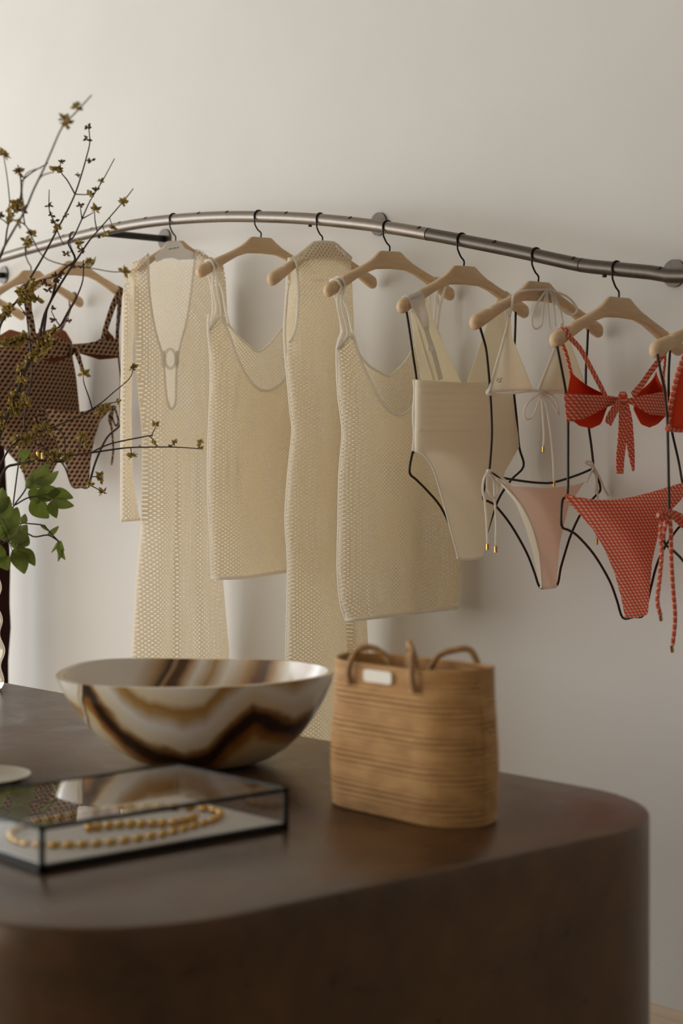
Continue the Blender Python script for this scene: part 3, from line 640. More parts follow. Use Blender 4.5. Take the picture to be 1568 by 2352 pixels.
lo = [[(1243, 900, .014), (1215, 922, .018), (1203, 945, .02), (1208, 962, .02), (1222, 958, .02), (1234, 930, .02), (1244, 902, .016)],
      [(1244, 900, .014), (1268, 908, .018), (1280, 930, .02), (1282, 952, .02), (1276, 940, .02), (1262, 916, .02), (1245, 903, .016)],
      [(1243, 903, .016), (1246, 950, .018), (1249, 1000, .018), (1247, 1026, .018)], [(1246, 903, .016), (1256, 940, .018), (1265, 1000, .018), (1270, 1060, .018), (1272, 1106, .018)],
      [(1170, 727, .008), (1175, 704, .0165), (1180, 677, .0165), (1205, 667, .0145), (1256, 665, .014)], [(1291, 745, .006), (1285, 715, .012), (1270, 680, .014), (1256, 665, .014)],
      [(1254, 666, .016), (1232, 700, .02), (1221, 735, .02), (1228, 755, .02), (1243, 746, .02), (1246, 715, .02), (1255, 668, .018)],
      [(1258, 664, .016), (1300, 680, .02), (1323, 705, .02), (1320, 720, .02), (1303, 721, .02), (1286, 705, .02), (1260, 668, .018)],
      [(1256, 668, .016), (1258, 710, .02), (1262, 756, .02)], [(1262, 668, .016), (1271, 700, .02), (1275, 750, .02)], [(1268, 670, .016), (1286, 710, .02), (1292, 742, .018)]]
for p in lo: mk('tie_cord', cordp(pl, p, .0026), M['strap'], g)
for x, y in ((1247, 1032), (1272, 1112)):
    m = MB(); m.tube([pl.P(x, y - 6, .018), pl.P(x, y + 6, .018)], .0034, 10); trim(last(g, 'tie_cord'), 'cord_tip', m, M['gold'], 'gold cord tip')
m = MB()
for (x, y, wd) in ((1141, 871, 8), (1150, 870, 3), (1139, 875, 5), (1146, 874, 6), (1147, 878, 4), (1143, 879, 5)):
    o_ = .006 + .026 * math.sin(math.pi * T1.U(x, y)) * sstep(723, 880, y) + .004
    m.add([pl.P(x, y, o_), pl.P(x + wd, y - 1.2, o_), pl.P(x + wd, y - 2.6, o_), pl.P(x, y - 1.4, o_)], [(0, 1, 2, 3)])
mk('printed_size', m, M['ink'], g, smoothed=False)
g = garment('bikini_bottom', 'blush ivory bikini bottom with white side ties', 'bikini bottom', pl, 1260, 1350, SW)
LB = [(1100, 1140), (1112, 1156), (1155, 1194), (1206, 1220), (1270, 1237), (1350, 1244)]; RB = [(1100, 1350), (1112, 1339), (1163, 1305), (1248, 1285), (1350, 1277)]
SB = Shape([(1100, 1130), (1350, 1180)], [(1100, 1360), (1350, 1330)])
fb = lambda x, y: .004 + .028 * math.sqrt(max(0, 1 - (2 * SB.U(x, y) - 1) ** 2))
mk('front', panel(pl, Shape(LB, RB), [(0, 1108), (.1, 1116), (.5, 1121), (.9, 1116), (1, 1106)], [(0, 1349), (1, 1346)], 26, 40, fb), M['blush'], g)
LBb = [(1100, 1140), (1112, 1150), (1155, 1184), (1206, 1205), (1270, 1224), (1350, 1240)]
mk('back', panel(pl, Shape(LBb, RB), [(0, 1110), (.5, 1123), (1, 1110)], [(0, 1347), (1, 1344)], 26, 40, lambda x, y: -fb(x, y) * .7), M['lining'], g)
trim(last(g, 'front'), 'leg_edge', edge(pl, [(x, y) for y, x in LB], fb, .0026), M['strap'])
trim(last(g, 'front'), 'crotch_edge', edge(pl, [(1241, 1348), (1258, 1351), (1278, 1346)], fb, .003), M['strap'])
for p in ([(1118, 1092, .0), (1121, 1080, .008), (1140, 1087, .012), (1160, 1104, .012), (1172, 1116, .010)], [(1119, 1084, .0), (1130, 1094, .006), (1148, 1106, .008), (1156, 1112, .006)],
          [(1120, 1084, .01), (1111, 1100, .014), (1108, 1125, .014), (1113, 1150, .014), (1117, 1200, .014), (1119, 1248, .014)], [(1124, 1084, .012), (1134, 1105, .016), (1136, 1150, .016), (1139, 1200, .016), (1138, 1254, .016)],
          [(1122, 1084, .012), (1140, 1112, .018), (1143, 1130, .018), (1136, 1142, .018), (1128, 1140, .018), (1118, 1120, .016), (1120, 1088, .014)],
          [(1345, 1110, .004), (1356, 1088, .006), (1362, 1074, .008)], [(1362, 1072, .008), (1345, 1064, .010), (1344, 1060, .010), (1358, 1062, .010), (1363, 1072, .008)], [(1364, 1074, .008), (1370, 1100, .010), (1366, 1132, .010)],
          [(1364, 1074, .008), (1378, 1100, .010), (1387, 1122, .010), (1396, 1138, .010)], [(1364, 1075, .008), (1372, 1130, .008), (1370, 1238, .008)]):
    mk('tie_cord', cordp(pl, p, .0027), M['strap'], g)
for x, y in ((1119, 1256), (1138, 1262), (1370, 1244)):
    m = MB(); m.tube([pl.P(x, y - 7, .012), pl.P(x, y + 7, .012)], .0034, 10); trim(last(g, 'tie_cord'), 'cord_tip', m, M['gold'], 'gold cord tip')
wireform('6', [(1100, 745, .006), (1108, 772, .006), (1116, 803, .006), (1122, 860, .005), (1125, 899, .002), (1128, 950, .002), (1129, 1000, .002), (1126, 1050, .002), (1123, 1080, .002), (1119, 1088, .002), (1109, 1142, .002), (1122, 1152, .002), (1139, 1163, .002), (1173, 1206, .002), (1207, 1265, .002), (1226, 1312, .002), (1239, 1348, .003), (1258, 1349, -.003), (1279, 1344, 0), (1287, 1306, 0), (1296, 1274, 0), (1310, 1230, 0), (1330, 1186, 0), (1350, 1158, 0), (1369, 1137, 0), (1378, 1126, 0), (1375, 1106, 0), (1362, 1078, 0), (1362, 1065, 0), (1357, 1020, 0), (1352, 984, 0), (1346, 920, 0), (1345, 851, 0), (1348, 800, 0), (1350, 748, 0)],
         [(1124, 1080, .002), (1140, 1092, .004), (1156, 1098, .006), (1207, 1106, .010), (1240, 1109, .010), (1271, 1108, .010), (1326, 1091, .006), (1361, 1076, 0)])

# red bikini with front tie
pl = HG['7'][1]
g = garment('bikini_bra', 'red print bikini top with plain red cups and a front tie', 'bikini top', pl, 1425, 980, SW)
def cup(Lp, Rp, top, bot, name='cup', mat='red', d=.034, base=.006):
    S = Shape(Lp, Rp); y0, y1 = Lp[0][0], Lp[-1][0]
    return solid(mk(name, panel(pl, S, top, bot, 18, 18, lambda x, y: base - d * math.sin(math.pi * S.U(x, y)) * math.sin(math.pi * min(1, max(0, (y - y0) / (y1 - y0)))), cosine=False), M[mat], g))
cup([(850, 1312), (905, 1303), (975, 1308)], [(850, 1320), (908, 1392), (975, 1398)], [(0, 852), (.15, 856), (.5, 868), (1, 906)], [(0, 960), (.25, 978), (.55, 984), (.8, 974), (1, 935)])
cup([(850, 1500), (905, 1458), (975, 1452)], [(850, 1508), (905, 1527), (975, 1530)], [(0, 905), (.5, 868), (.75, 850), (1, 890)], [(0, 940), (.25, 974), (.5, 982), (.75, 974), (1, 955)])
ex = MB(); panel(pl, Shape([(902, 1294), (969, 1301)], [(902, 1418), (969, 1420)]), [(0, 902), (.3, 906), (.78, 908), (1, 912)], [(0, 970), (.3, 964), (.8, 935), (1, 925)], 22, 10, lambda x, y: .008 + .018 * math.sin(math.pi * (x - 1294) / 130), ex)
solid(mk('band', ex, M['redprint'], g))
ex = MB(); panel(pl, Shape([(895, 1440), (960, 1440)], [(895, 1531), (960, 1531)]), [(0, 915), (.3, 910), (1, 898)], [(0, 925), (.3, 938), (.55, 952), (1, 956)], 18, 10, lambda x, y: .008 + .018 * math.sin(math.pi * (x - 1420) / 115), ex)
solid(mk('band', ex, M['redprint'], g))
mk('strap', loop_band('7', 1293, [(1298, 806, -.017), (1307, 840, -.008), (1312, 862, -.002)], [(1311, 778, .019), (1333, 803, .019), (1360, 852, .018), (1378, 886, .018), (1390, 910, .022)], [.0085, .0085, .0115, .0125, .0125]), M['redprint'], g)
mk('strap', loop_band('7', 1532, [(1527, 822, -.017), (1523, 868, -.002), (1529, 900, .002)], [(1524, 812, .018), (1513, 828, .016), (1492, 856, .016), (1472, 885, .018), (1452, 908, .022)], [.007, .009, .0145, .0155]), M['redprint'], g)
m = MB(); kc = pl.P(1430, 919, .03); m.tube([kc + Vector((0, 0, .018)), kc + Vector((0, 0, .010)), kc, kc - Vector((0, 0, .010)), kc - Vector((0, 0, .018))], [.006, .010, .0115, .010, .007], 10)
mk('knot', m, M['redprint'], g)
mk('tie_end', ribp(pl, [(1424, 922, .034), (1412, 940, .036), (1400, 962, .036), (1396, 974, .036)], [.016, .022, .024, .020]), M['redprint'], g)
mk('tie_end', ribp(pl, [(1428, 925, .034), (1430, 960, .036), (1428, 1010, .036), (1424, 1050, .036), (1423, 1088, .036)], [.018, .026, .028, .027, .022]), M['redprint'], g)
mk('tie_end', ribp(pl, [(1436, 925, .030), (1443, 965, .030), (1446, 1010, .030), (1450, 1045, .030), (1454, 1082, .030)], [.016, .024, .026, .020, .006]), M['redprint'], g)
g = garment('bikini_bottom', 'red print bikini bottom without ties, below the front-tie top', 'bikini bottom', pl, 1460, 1418, SW)
LR = [(1133, 1296), (1150, 1299), (1176, 1326), (1214, 1360), (1257, 1386), (1316, 1411), (1372, 1426), (1419, 1435)]
RR_ = [(1108, 1573), (1133, 1573), (1150, 1562), (1180, 1533), (1214, 1514), (1291, 1497), (1376, 1490), (1405, 1488), (1419, 1482)]
SR = Shape([(1108, 1290), (1419, 1330)], [(1108, 1582), (1419, 1560)])
fr_ = lambda x, y: .005 + .014 * sstep(1535, 1575, x) + .034 * math.sqrt(max(0, 1 - (2 * SR.U(x, y) - 1) ** 2))
tp = [(0, 1133), (.11, 1142), (.26, 1148), (.41, 1148), (.56, 1142), (.71, 1131), (.96, 1110), (1, 1108)]
mk('front', panel(pl, Shape(LR, RR_), tp, [(0, 1419), (.6, 1419), (1, 1412)], 34, 46, fr_), M['redprint'], g)
mk('back', panel(pl, Shape(LR, RR_), [(u, y + 3) for u, y in tp], [(0, 1416), (1, 1410)], 34, 46, lambda x, y: -.7 * fr_(x, y) + .006 + .022 * sstep(1535, 1575, x)), M['red'], g)
wireform('7', [(1278, 790, .006), (1286, 830, .006), (1299, 899, .002), (1303, 940, -.006), (1304, 972, 0), (1304, 1050, .002), (1303, 1133, .002), (1291, 1150, .003), (1289, 1206, .003), (1306, 1218, .003), (1326, 1231, .003), (1364, 1274, .003), (1399, 1333, .003), (1416, 1378, .003), (1430, 1419, .004), (1455, 1417, -.006), (1478, 1412, -.004), (1492, 1359, 0), (1507, 1300, 0), (1526, 1257, 0), (1556, 1214, .006), (1573, 1196, .012), (1573, 1140, .014), (1566, 1106, .010), (1557, 1055, 0), (1543, 993, 0), (1537, 950, 0), (1535, 895, 0), (1536, 840, 0), (1540, 785, 0)])

# plain red bikini at the end of the rail
pl = HG['8'][1]
g = garment('bikini_bra', 'plain red bikini top with pink trim at the end of the rail', 'bikini top', pl, 1600, 990, SW)
S8 = Shape([(796, 1583), (830, 1566), (880, 1550), (950, 1536), (990, 1534)], [(796, 1590), (830, 1612), (900, 1638), (990, 1652)])
f8 = lambda x, y: .006 + .02 * math.sin(math.pi * S8.U(x, y)) * sstep(796, 960, y)
solid(mk('cup', panel(pl, S8, [(0, 796), (1, 796)], [(0, 984), (1, 984)], 16, 24, f8, cosine=False), M['red'], g))
mk('cup_trim', edge(pl, [(x, y) for y, x in S8.L], lambda x, y: f8(x, y) + .002, .005), M['redprint'], g)
mk('band_trim', edge(pl, [(1531, 985), (1560, 988), (1600, 988), (1652, 984)], lambda x, y: .01, .005), M['redprint'], g)
mk('strap', loop_band('8', 1594, [(1592, 800, -.016), (1590, 816, .0)], [(1592, 786, .016), (1587, 800, .009)], [.008, .009, .008]), M['redprint'], g)
g = garment('bikini_bottom', 'red print bikini bottom with long side ties ending in gold tips', 'bikini bottom', pl, 1640, 1460, SW)
L8 = [(1180, 1552), (1200, 1570), (1250, 1612), (1330, 1650), (1460, 1672)]; R8 = [(1180, 1760), (1200, 1745), (1250, 1724), (1330, 1712), (1460, 1708)]
mk('front', panel(pl, Shape(L8, R8), [(0, 1182), (.5, 1196), (1, 1182)], [(0, 1460), (1, 1458)], 20, 30, lambda x, y: .005 + .03 * math.sqrt(max(0, 1 - ((x - 1655) / 115) ** 2))), M['redprint'], g)
mk('back', panel(pl, Shape(L8, R8), [(0, 1186), (.5, 1200), (1, 1186)], [(0, 1457), (1, 1455)], 20, 30, lambda x, y: -.002 - .02 * math.sqrt(max(0, 1 - ((x - 1655) / 115) ** 2))), M['red'], g)
mk('side_tie', ribp(pl, [(1520, 1184, .006), (1530, 1178, .012), (1545, 1182, .012), (1560, 1192, .010), (1580, 1206, .008)], [.012, .014, .018, .024, .028]), M['redprint'], g)
for p, r in (([(1532, 1180, .012), (1520, 1192, .016), (1516, 1225, .016), (1519, 1270, .016), (1514, 1330, .016), (1509, 1380, .016), (1516, 1412, .016)], .0042), ([(1536, 1182, .012), (1540, 1215, .016), (1541, 1280, .016), (1545, 1350, .016), (1550, 1420, .016), (1544, 1482, .016)], .0042),
             ([(1534, 1180, .012), (1516, 1176, .016), (1513, 1186, .016), (1524, 1190, .016), (1534, 1182, .014)], .005), ([(1534, 1180, .010), (1526, 1215, .010), (1522, 1240, .008)], .004)):
    mk('tie_cord', cordp(pl, p, r), M['redprint'], g)
for x, y in ((1517, 1419), (1543, 1491)):
    m = MB(); m.tube([pl.P(x - 1, y - 7, .016), pl.P(x + 1, y + 7, .016)], .0036, 10); trim(last(g, 'tie_cord'), 'cord_tip', m, M['gold'], 'gold cord tip')
wireform('8', [(1509, 812, .008), (1516, 850, .008), (1525, 895, .008), (1531, 950, .008), (1533, 1000, .008), (1535, 1100, .008), (1536, 1178, .006), (1530, 1192, .004), (1525, 1244, .004), (1545, 1264, .004), (1568, 1288, .004), (1600, 1340, .004), (1630, 1400, .004), (1668, 1460, .004), (1712, 1458, 0), (1730, 1380, 0), (1770, 1290, 0), (1800, 1240, 0), (1795, 1180, 0), (1780, 1000, 0), (1782, 822, 0)])

# brown print one-piece
pl = HG['A'][1]; BR = 'brown printed swimwear behind the branches'
g = garment('swimsuit', 'brown dotted one-piece swimsuit behind the flowering branches', 'swimsuit', pl, 80, 1122, BR)
LA = [(750, -25), (815, -28), (866, -36), (935, -42), (980, -40), (1020, 0), (1075, 50), (1122, 62)]
RA = [(750, 166), (779, 166), (815, 166), (866, 175), (935, 182), (985, 186), (1020, 158), (1075, 125), (1122, 104)]
SA = Shape([(750, -30), (1122, -45)], [(750, 168), (1122, 190)])
fa = lambda x, y: .004 + .042 * math.sqrt(max(0, 1 - (2 * SA.U(x, y) - 1) ** 2))
mk('front', panel(pl, Shape(LA, RA), [(0, 790), (.2, 778), (.45, 786), (.6, 776), (.85, 776), (1, 790)], [(0, 1122), (1, 1122)], 40, 60, fa), M['brownprint'], g)
mk('back', panel(pl, Shape(LA, RA), [(0, 786), (.25, 756), (.5, 770), (.8, 752), (.92, 760), (1, 786)], [(0, 1118), (1, 1118)], 40, 40, lambda x, y: -.8 * fa(x, y)), M['brown'], g, 'plain brown lining')
mk('strap', loop_cord('A', 167, [(160, 714, -.017), (150, 740, -.014), (142, 757, -.012)], [(158, 712, .017), (142, 748, .014), (130, 778, .022)], .0028), M['brownprint'], g)
mk('strap', loop_cord('A', -33, [(-25, 735, -.017), (-8, 772, -.020)], [(-22, 730, .017), (0, 779, .024)], .0028), M['brownprint'], g)
# brown print bikini
pl = HG['B'][1]
g = garment('bikini_bra', 'brown dotted bikini top with small centre tie beside the crochet dress', 'bikini top', pl, 175, 830, BR)
cup([(752, 82), (800, 76), (832, 80)], [(752, 110), (800, 168), (832, 172)], [(0, 785), (.3, 752), (.6, 776), (1, 800)], [(0, 822), (.5, 834), (1, 815)], 'cup', 'brown')
cup([(755, 242), (800, 182), (828, 186)], [(755, 252), (800, 272), (828, 272)], [(0, 800), (.45, 774), (.7, 758), (1, 772)], [(0, 812), (.5, 826), (1, 822)], 'cup', 'brown')
m = MB(); panel(pl, Shape([(780, 74), (830, 74)], [(780, 172), (830, 172)]), [(0, 778), (.5, 786), (1, 792)], [(0, 828), (.5, 822), (1, 812)], 16, 8, lambda x, y: .012 + .01 * math.sin(math.pi * (x - 74) / 98), m); solid(mk('band', m, M['brownprint'], g))
m = MB(); panel(pl, Shape([(770, 168), (830, 168)], [(770, 273), (830, 273)]), [(0, 790), (.3, 788), (.6, 782), (1, 776)], [(0, 806), (.3, 812), (.7, 816), (1, 818)], 16, 8, lambda x, y: .012 + .01 * math.sin(math.pi * (x - 168) / 105), m); solid(mk('band', m, M['brownprint'], g))
mk('strap', loop_band('B', 272, [(274, 690, -.017), (272, 730, -.014), (269, 765, -.006), (268, 784, .004)], [(264, 692, .018), (252, 725, .016), (242, 757, .014), (236, 782, .02)], [.010, .020, .022, .022, .018]), M['brownprint'], g)
mk('strap', loop_band('B', 60, [(64, 712, -.017), (74, 750, -.012), (84, 780, -.004)], [(66, 706, .018), (70, 728, .016), (74, 750, .016), (78, 786, .02)], [.010, .020, .022, .022, .020]), M['brownprint'], g)
mk('tie_end', ribp(pl, [(172, 800, .03), (180, 820, .032), (186, 838, .032), (190, 852, .032)], [.018, .018, .014, .012]), M['brownprint'], g)
mk('knot', cordp(pl, [(164, 800, .028), (171, 801, .032), (178, 800, .028)], .013), M['brownprint'], g)
g = garment('bikini_bottom', 'brown dotted bikini bottom tied at the sides, below the brown bikini top', 'bikini bottom', pl, 186, 1120, BR)
LBr = [(930, 96), (940, 98), (965, 112), (1010, 128), (1065, 150), (1100, 160), (1119, 166)]; RBr = [(930, 266), (940, 256), (965, 230), (1010, 216), (1060, 208), (1119, 204)]
SBr = Shape([(930, 90), (1119, 110)], [(930, 270), (1119, 250)]); fbr = lambda x, y: .005 + .03 * math.sqrt(max(0, 1 - (2 * SBr.U(x, y) - 1) ** 2))
mk('front', panel(pl, Shape(LBr, RBr), [(0, 936), (.3, 946), (.6, 945), (1, 930)], [(0, 1118), (1, 1120)], 26, 34, fbr), M['brownprint'], g)
mk('back', panel(pl, Shape(LBr, RBr), [(0, 938), (.5, 950), (1, 934)], [(0, 1115), (1, 1117)], 20, 20, lambda x, y: -.6 * fbr(x, y)), M['brown'], g)
for p in ([(97, 938, .012), (86, 948, .018), (78, 970, .018), (88, 965, .02), (98, 945, .016)], [(100, 938, .014), (106, 955, .02), (104, 972, .02), (98, 950, .016)], [(97, 940, .014), (90, 990, .02), (86, 1040, .02)], [(99, 940, .014), (100, 990, .022), (98, 1042, .022)],
          [(262, 934, .006), (268, 950, .010), (272, 968, .010), (266, 978, .010), (258, 960, .010), (260, 938, .008)], [(258, 936, .006), (254, 960, .010), (258, 1000, .010), (260, 1035, .010), (256, 1068, .010)], [(266, 934, .006), (256, 945, .01), (250, 962, .01), (258, 985, .01)]):
    mk('tie_cord', cordp(pl, p, .0032), M['brownprint'], g)
for x, y in ((86, 1045), (98, 1047)):
    m = MB(); m.tube([pl.P(x, y - 7, .022), pl.P(x, y + 7, .022)], .0042, 10); trim(last(g, 'tie_cord'), 'cord_tip', m, M['gold'], 'gold cord tip')
wireform('B', [(56, 690, .006), (62, 730, .004), (70, 800, .002), (73, 860, .002), (66, 905, .002), (56, 960, .002), (60, 990, 0), (90, 1020, 0), (130, 1050, 0), (150, 1075, 0), (166, 1117, .002), (186, 1119, -.004), (203, 1117, 0), (219, 1062, 0), (245, 1006, 0), (276, 975, 0), (276, 930, 0), (277, 870, 0), (272, 815, 0), (272, 740, 0), (275, 680, 0)])
# dark brown dress at the far end
pl = HG['0'][1]
g = garment('long_dress', 'very dark brown long dress hanging behind the vase', 'dress', pl, -72, 1700)
S0 = Shape([(690, -150), (800, -140), (1300, -165), (1750, -180)], [(690, 5), (800, -2), (1100, 14), (1300, 24), (1380, 22), (1440, 25), (1520, 19), (1600, 20), (1750, 26)])
for nm, sg in (('front', 1), ('back', -1)): mk(nm, panel(pl, S0, [(0, 720), (.5, 780), (1, 720)], [(0, 1750), (1, 1750)], 30, 40, bulge(S0, .05, sg, 700, 900, [(.5, .1, .02 * sg, 800)])), M['darkbrown'], g)
for x in (-134, -10): mk('strap', loop_cord('0', x, [(x, 745, -.014)], [(x, 745, .014)], .004), M['darkbrown'], g)
# ------------------------------------------------------------------ display table: a long block with rounded corners
def rrect(x0, x1, y0, y1, r, n=10):
    o = []
    for cx, cy, a0 in ((x1 - r, y1 - r, 0), (x0 + r, y1 - r, 90), (x0 + r, y0 + r, 180), (x1 - r, y0 + r, 270)):
        for k in range(n + 1):
            a = math.radians(a0 + 90 * k / n); o.append((cx + r * math.cos(a), cy + r * math.sin(a)))
    return o
t = thing('display_table', 'long dark burl-wood display table with rounded corners', 'table', (-2.6, 1.42, 0))
ol = rrect(-3.95, -1.435, 0.885, 1.967, 0.235, 16); n_ = len(ol); sh = 0.004
def ring(s, z):
    cx, cy = -2.69, 1.426
    return [(x + (cx - x) / abs(cx - x) * s if abs(cx - x) > .02 else x, y + (cy - y) / abs(cy - y) * s if abs(cy - y) > .02 else y, z) for x, y in ol]
def rings(rs_, cap0, cap1):
    m = MB(); vs = [p for r in rs_ for p in r]; fs = []
    for i in range(len(rs_) - 1):
        for k in range(n_): l = (k + 1) % n_; fs.append((i*n_+k, i*n_+l, i*n_+n_+l, i*n_+n_+k))
    if cap0: fs.append(tuple(range(n_ - 1, -1, -1)))
    if cap1: fs.append(tuple((len(rs_) - 1) * n_ + k for k in range(n_)))
    m.add(vs, fs); return m
mk('table_body', rings([ring(0, 0), ring(0, TABLE_Z - .030)], True, False), M['table'], t)
mk('table_top', rings([ring(0, TABLE_Z - .030), ring(0, TABLE_Z - .004), ring(.0012, TABLE_Z - .0012), ring(.004, TABLE_Z)], True, True), M['table'], t)
TZ = TABLE_Z

# ------------------------------------------------------------------ onyx bowl
bc = on_z(447, 1752, TZ); H_, RB_ = .150, .221
pr = [(.30, 0), (.40, .02), (.52, .08), (.645, .19), (.75, .33), (.84, .5), (.92, .7), (.975, .88), (1.0, 1.0)]
def bowlr(k, a, hfr):
    lob = 1 + (.022 * math.cos(3 * a + 1.1) + .020 * math.cos(5 * a + .6)) * sstep(.2, 1, hfr); return k * RB_ * lob
m = MB(); N_ = 72; vs = []; fs = []
prof = [(k, h, 0) for k, h in pr] + [(k - .035, h, 1) for k, h in ((.99, 1.0), (.955, .88), (.89, .7), (.80, .52), (.70, .37), (.58, .25), (.45, .17), (.28, .13), (.04, .12))]
ang0 = math.atan2(-CT, ST) 
for k, h, ins in prof:
    for j in range(N_):
        a = 2 * math.pi * j / N_; r = bowlr(k, a, h); zz = h * H_ + (.003 * math.sin(2 * a + 2.2) + .002 * math.sin(3 * a)) * sstep(.5, 1, h)
        vs.append((r * math.cos(a) + .06 * RB_ * (1 - h), r * math.sin(a), zz))
for i in range(len(prof) - 1):
    for j in range(N_): l = (j + 1) % N_; fs.append((i*N_+j, i*N_+l, i*N_+N_+l, i*N_+N_+j))
fs.append(tuple(range(N_ - 1, -1, -1))); fs.append(tuple((len(prof) - 1) * N_ + j for j in range(N_)))
m.add(vs, fs); bw = mk('onyx_bowl', m, M['onyx']); bw.location = bc; bw.rotation_euler.z = math.radians(48.6)
tag(bw, 'wide onyx bowl banded in cream, amber and dark brown', 'bowl')

# ------------------------------------------------------------------ coiled straw bag
bx0, bx1, by0, by1, bh = -1.862, -1.570, 1.575, 1.712, .212
bcx, bcy = (bx0 + bx1) / 2, (by0 + by1) / 2
bag = thing('straw_bag', 'rectangular coiled straw tote with rope handles and a pale metal plate', 'bag', (bcx, bcy, TZ))
NC = 31; ch = bh / NC
def bagring(z, d=0.0):
    k = z / bh; fl = -.008 + .002 * math.sin(k * 5) - d
    return [Vector((x, y, TZ + z)) for x, y in rrect(bx0 - fl, bx1 + fl, by0 - fl, by1 + fl, .066, 7)]
for i in range(NC):
    z = ch * (i + .5); dz = .0012 * math.sin(i * 1.7)
    pts = [p + Vector((0, 0, .0022 * math.sin(j * .37 + i) * .4 - .006 * sstep(.85, 1, i / NC) * math.sin(math.pi * j / 16) ** 2)) for j, p in enumerate(bagring(z, .0))]
    m = MB(); m.tube(pts, ch * .52, 8, closed=True, ref=(0, 0, 1)); mk('coil', m, M['straw'], bag)
m = MB(); b0 = bagring(.004, .003); m.add(b0, [tuple(range(len(b0)))]); b1 = [p + Vector((0, 0, .004)) for p in b0]; m.add(b1, [tuple(range(len(b1)))]); mk('bag_bottom', m, M['straw'], bag)
def handle(yy, inward, xs, hs):
    xl, xr = xs; zr = TZ + bh
    k = (xr - xl) / .16; half = [(0, 0, -.035), (.002, -.004, -.012), (.012, .004, .012), (.030, .018, hs), (.052, .030, hs * .25), (.066, .036, -.02)]
    P = [(xl + x * k, yy + y * inward, zr + z) for x, y, z in half] + [((xl + xr) / 2, yy + .04 * inward, zr - .04)] + [(xr - x * k, yy + y * inward, zr + z) for x, y, z in reversed(half)]
    P = smooth(P, 6); m = MB()
    m.tube(P, .0046, 8); mk('handle', m, M['rope'], bag)
handle(by0 + .0015, 1, (-1.772, -1.642), .017)
handle(by1 - .0015, -1, (-1.800, -1.655), .012)
pa, pb = on_y(834, 1542, by0 + .002), on_y(898, 1567, by0 + .002); zc = (pa.z + pb.z) / 2
m = MB(); hw, hh = (pb.x - pa.x) / 2, .0085
pr_ = rrect(-hw, hw, -hh, hh, .005, 4); k_ = len(pr_)
vs = [((pa.x + pb.x) / 2 + x, by0 + .0062, zc + y) for x, y in pr_] + [((pa.x + pb.x) / 2 + x, by0 + .0018, zc + y) for x, y in pr_]
m.add(vs, [tuple(range(k_)), tuple(range(2 * k_ - 1, k_ - 1, -1))] + [(i, i + k_, (i + 1) % k_ + k_, (i + 1) % k_) for i in range(k_)])
M['plate'] = plain('pale_plate', (0.95, 0.89, 0.77), 0.4, 0.0, var=0.03); mk('name_plate', m, M['plate'], bag, 'pale rounded metal plate', smoothed=False)

# ------------------------------------------------------------------ glass jewellery case with necklace
kx0, kx1, ky0, ky1, kz0, kz1 = -1.982, -1.731, 1.054, 1.431, TZ, TZ + .0562
case = thing('jewellery_case', 'low glass jewellery case with black metal edges and white base', 'display case', ((kx0 + kx1) / 2, (ky0 + ky1) / 2, TZ))
e = .0026
def bar(name, a, b, mat='black'):
    m = MB(); m.box(tuple(min(p, q) - e for p, q in zip(a, b)), tuple(max(p, q) + e for p, q in zip(a, b))); mk(name, m, M[mat], case, smoothed=False)
i0, i1, j0, j1 = kx0 + e, kx1 - e, ky0 + e, ky1 - e
for (xa, ya), (xb, yb) in (((kx0, ky0), (kx1, ky0 + .006)), ((kx0, ky1 - .006), (kx1, ky1)), ((kx0, ky0), (kx0 + .006, ky1)), ((kx1 - .006, ky0), (kx1, ky1))):
    m = MB(); m.box((xa, ya, kz0), (xb, yb, kz0 + .0095)); mk('base_bar', m, M['black'], case, smoothed=False)
for z in (kz1 - e,):
    bar('frame_bar', (i0, j0, z), (i1, j0, z)); bar('frame_bar', (i0, j1, z), (i1, j1, z)); bar('frame_bar', (i0, j0, z), (i0, j1, z)); bar('frame_bar', (i1, j0, z), (i1, j1, z))
for x in (i0, i1):
    for y in (j0, j1): bar('frame_post', (x, y, kz0 + 2 * e), (x, y, kz1 - 2 * e))
m = MB(); m.box((kx0 + .006, ky0 + .006, kz0 + .001), (kx1 - .006, ky1 - .006, kz0 + .0105)); mk('base_panel', m, M['tray'], case, smoothed=False)
g_ = .0022
for nm, a, b in (('top_pane', (kx0 + .005, ky0 + .005, kz1 - g_ - .001), (kx1 - .005, ky1 - .005, kz1 - .001)), ('side_pane', (i0 - g_ / 2, ky0 + .005, kz0 + .011), (i0 + g_ / 2, ky1 - .005, kz1 - .0055)), ('side_pane', (i1 - g_ / 2, ky0 + .005, kz0 + .011), (i1 + g_ / 2, ky1 - .005, kz1 - .0055)),
                  ('side_pane', (kx0 + .005, j0 - g_ / 2, kz0 + .011), (kx1 - .005, j0 + g_ / 2, kz1 - .0055)), ('side_pane', (kx0 + .005, j1 - g_ / 2, kz0 + .011), (kx1 - .005, j1 + g_ / 2, kz1 - .0055))):
    m = MB(); m.box(a, b); mk(nm, m, M['glass'], case, smoothed=False)
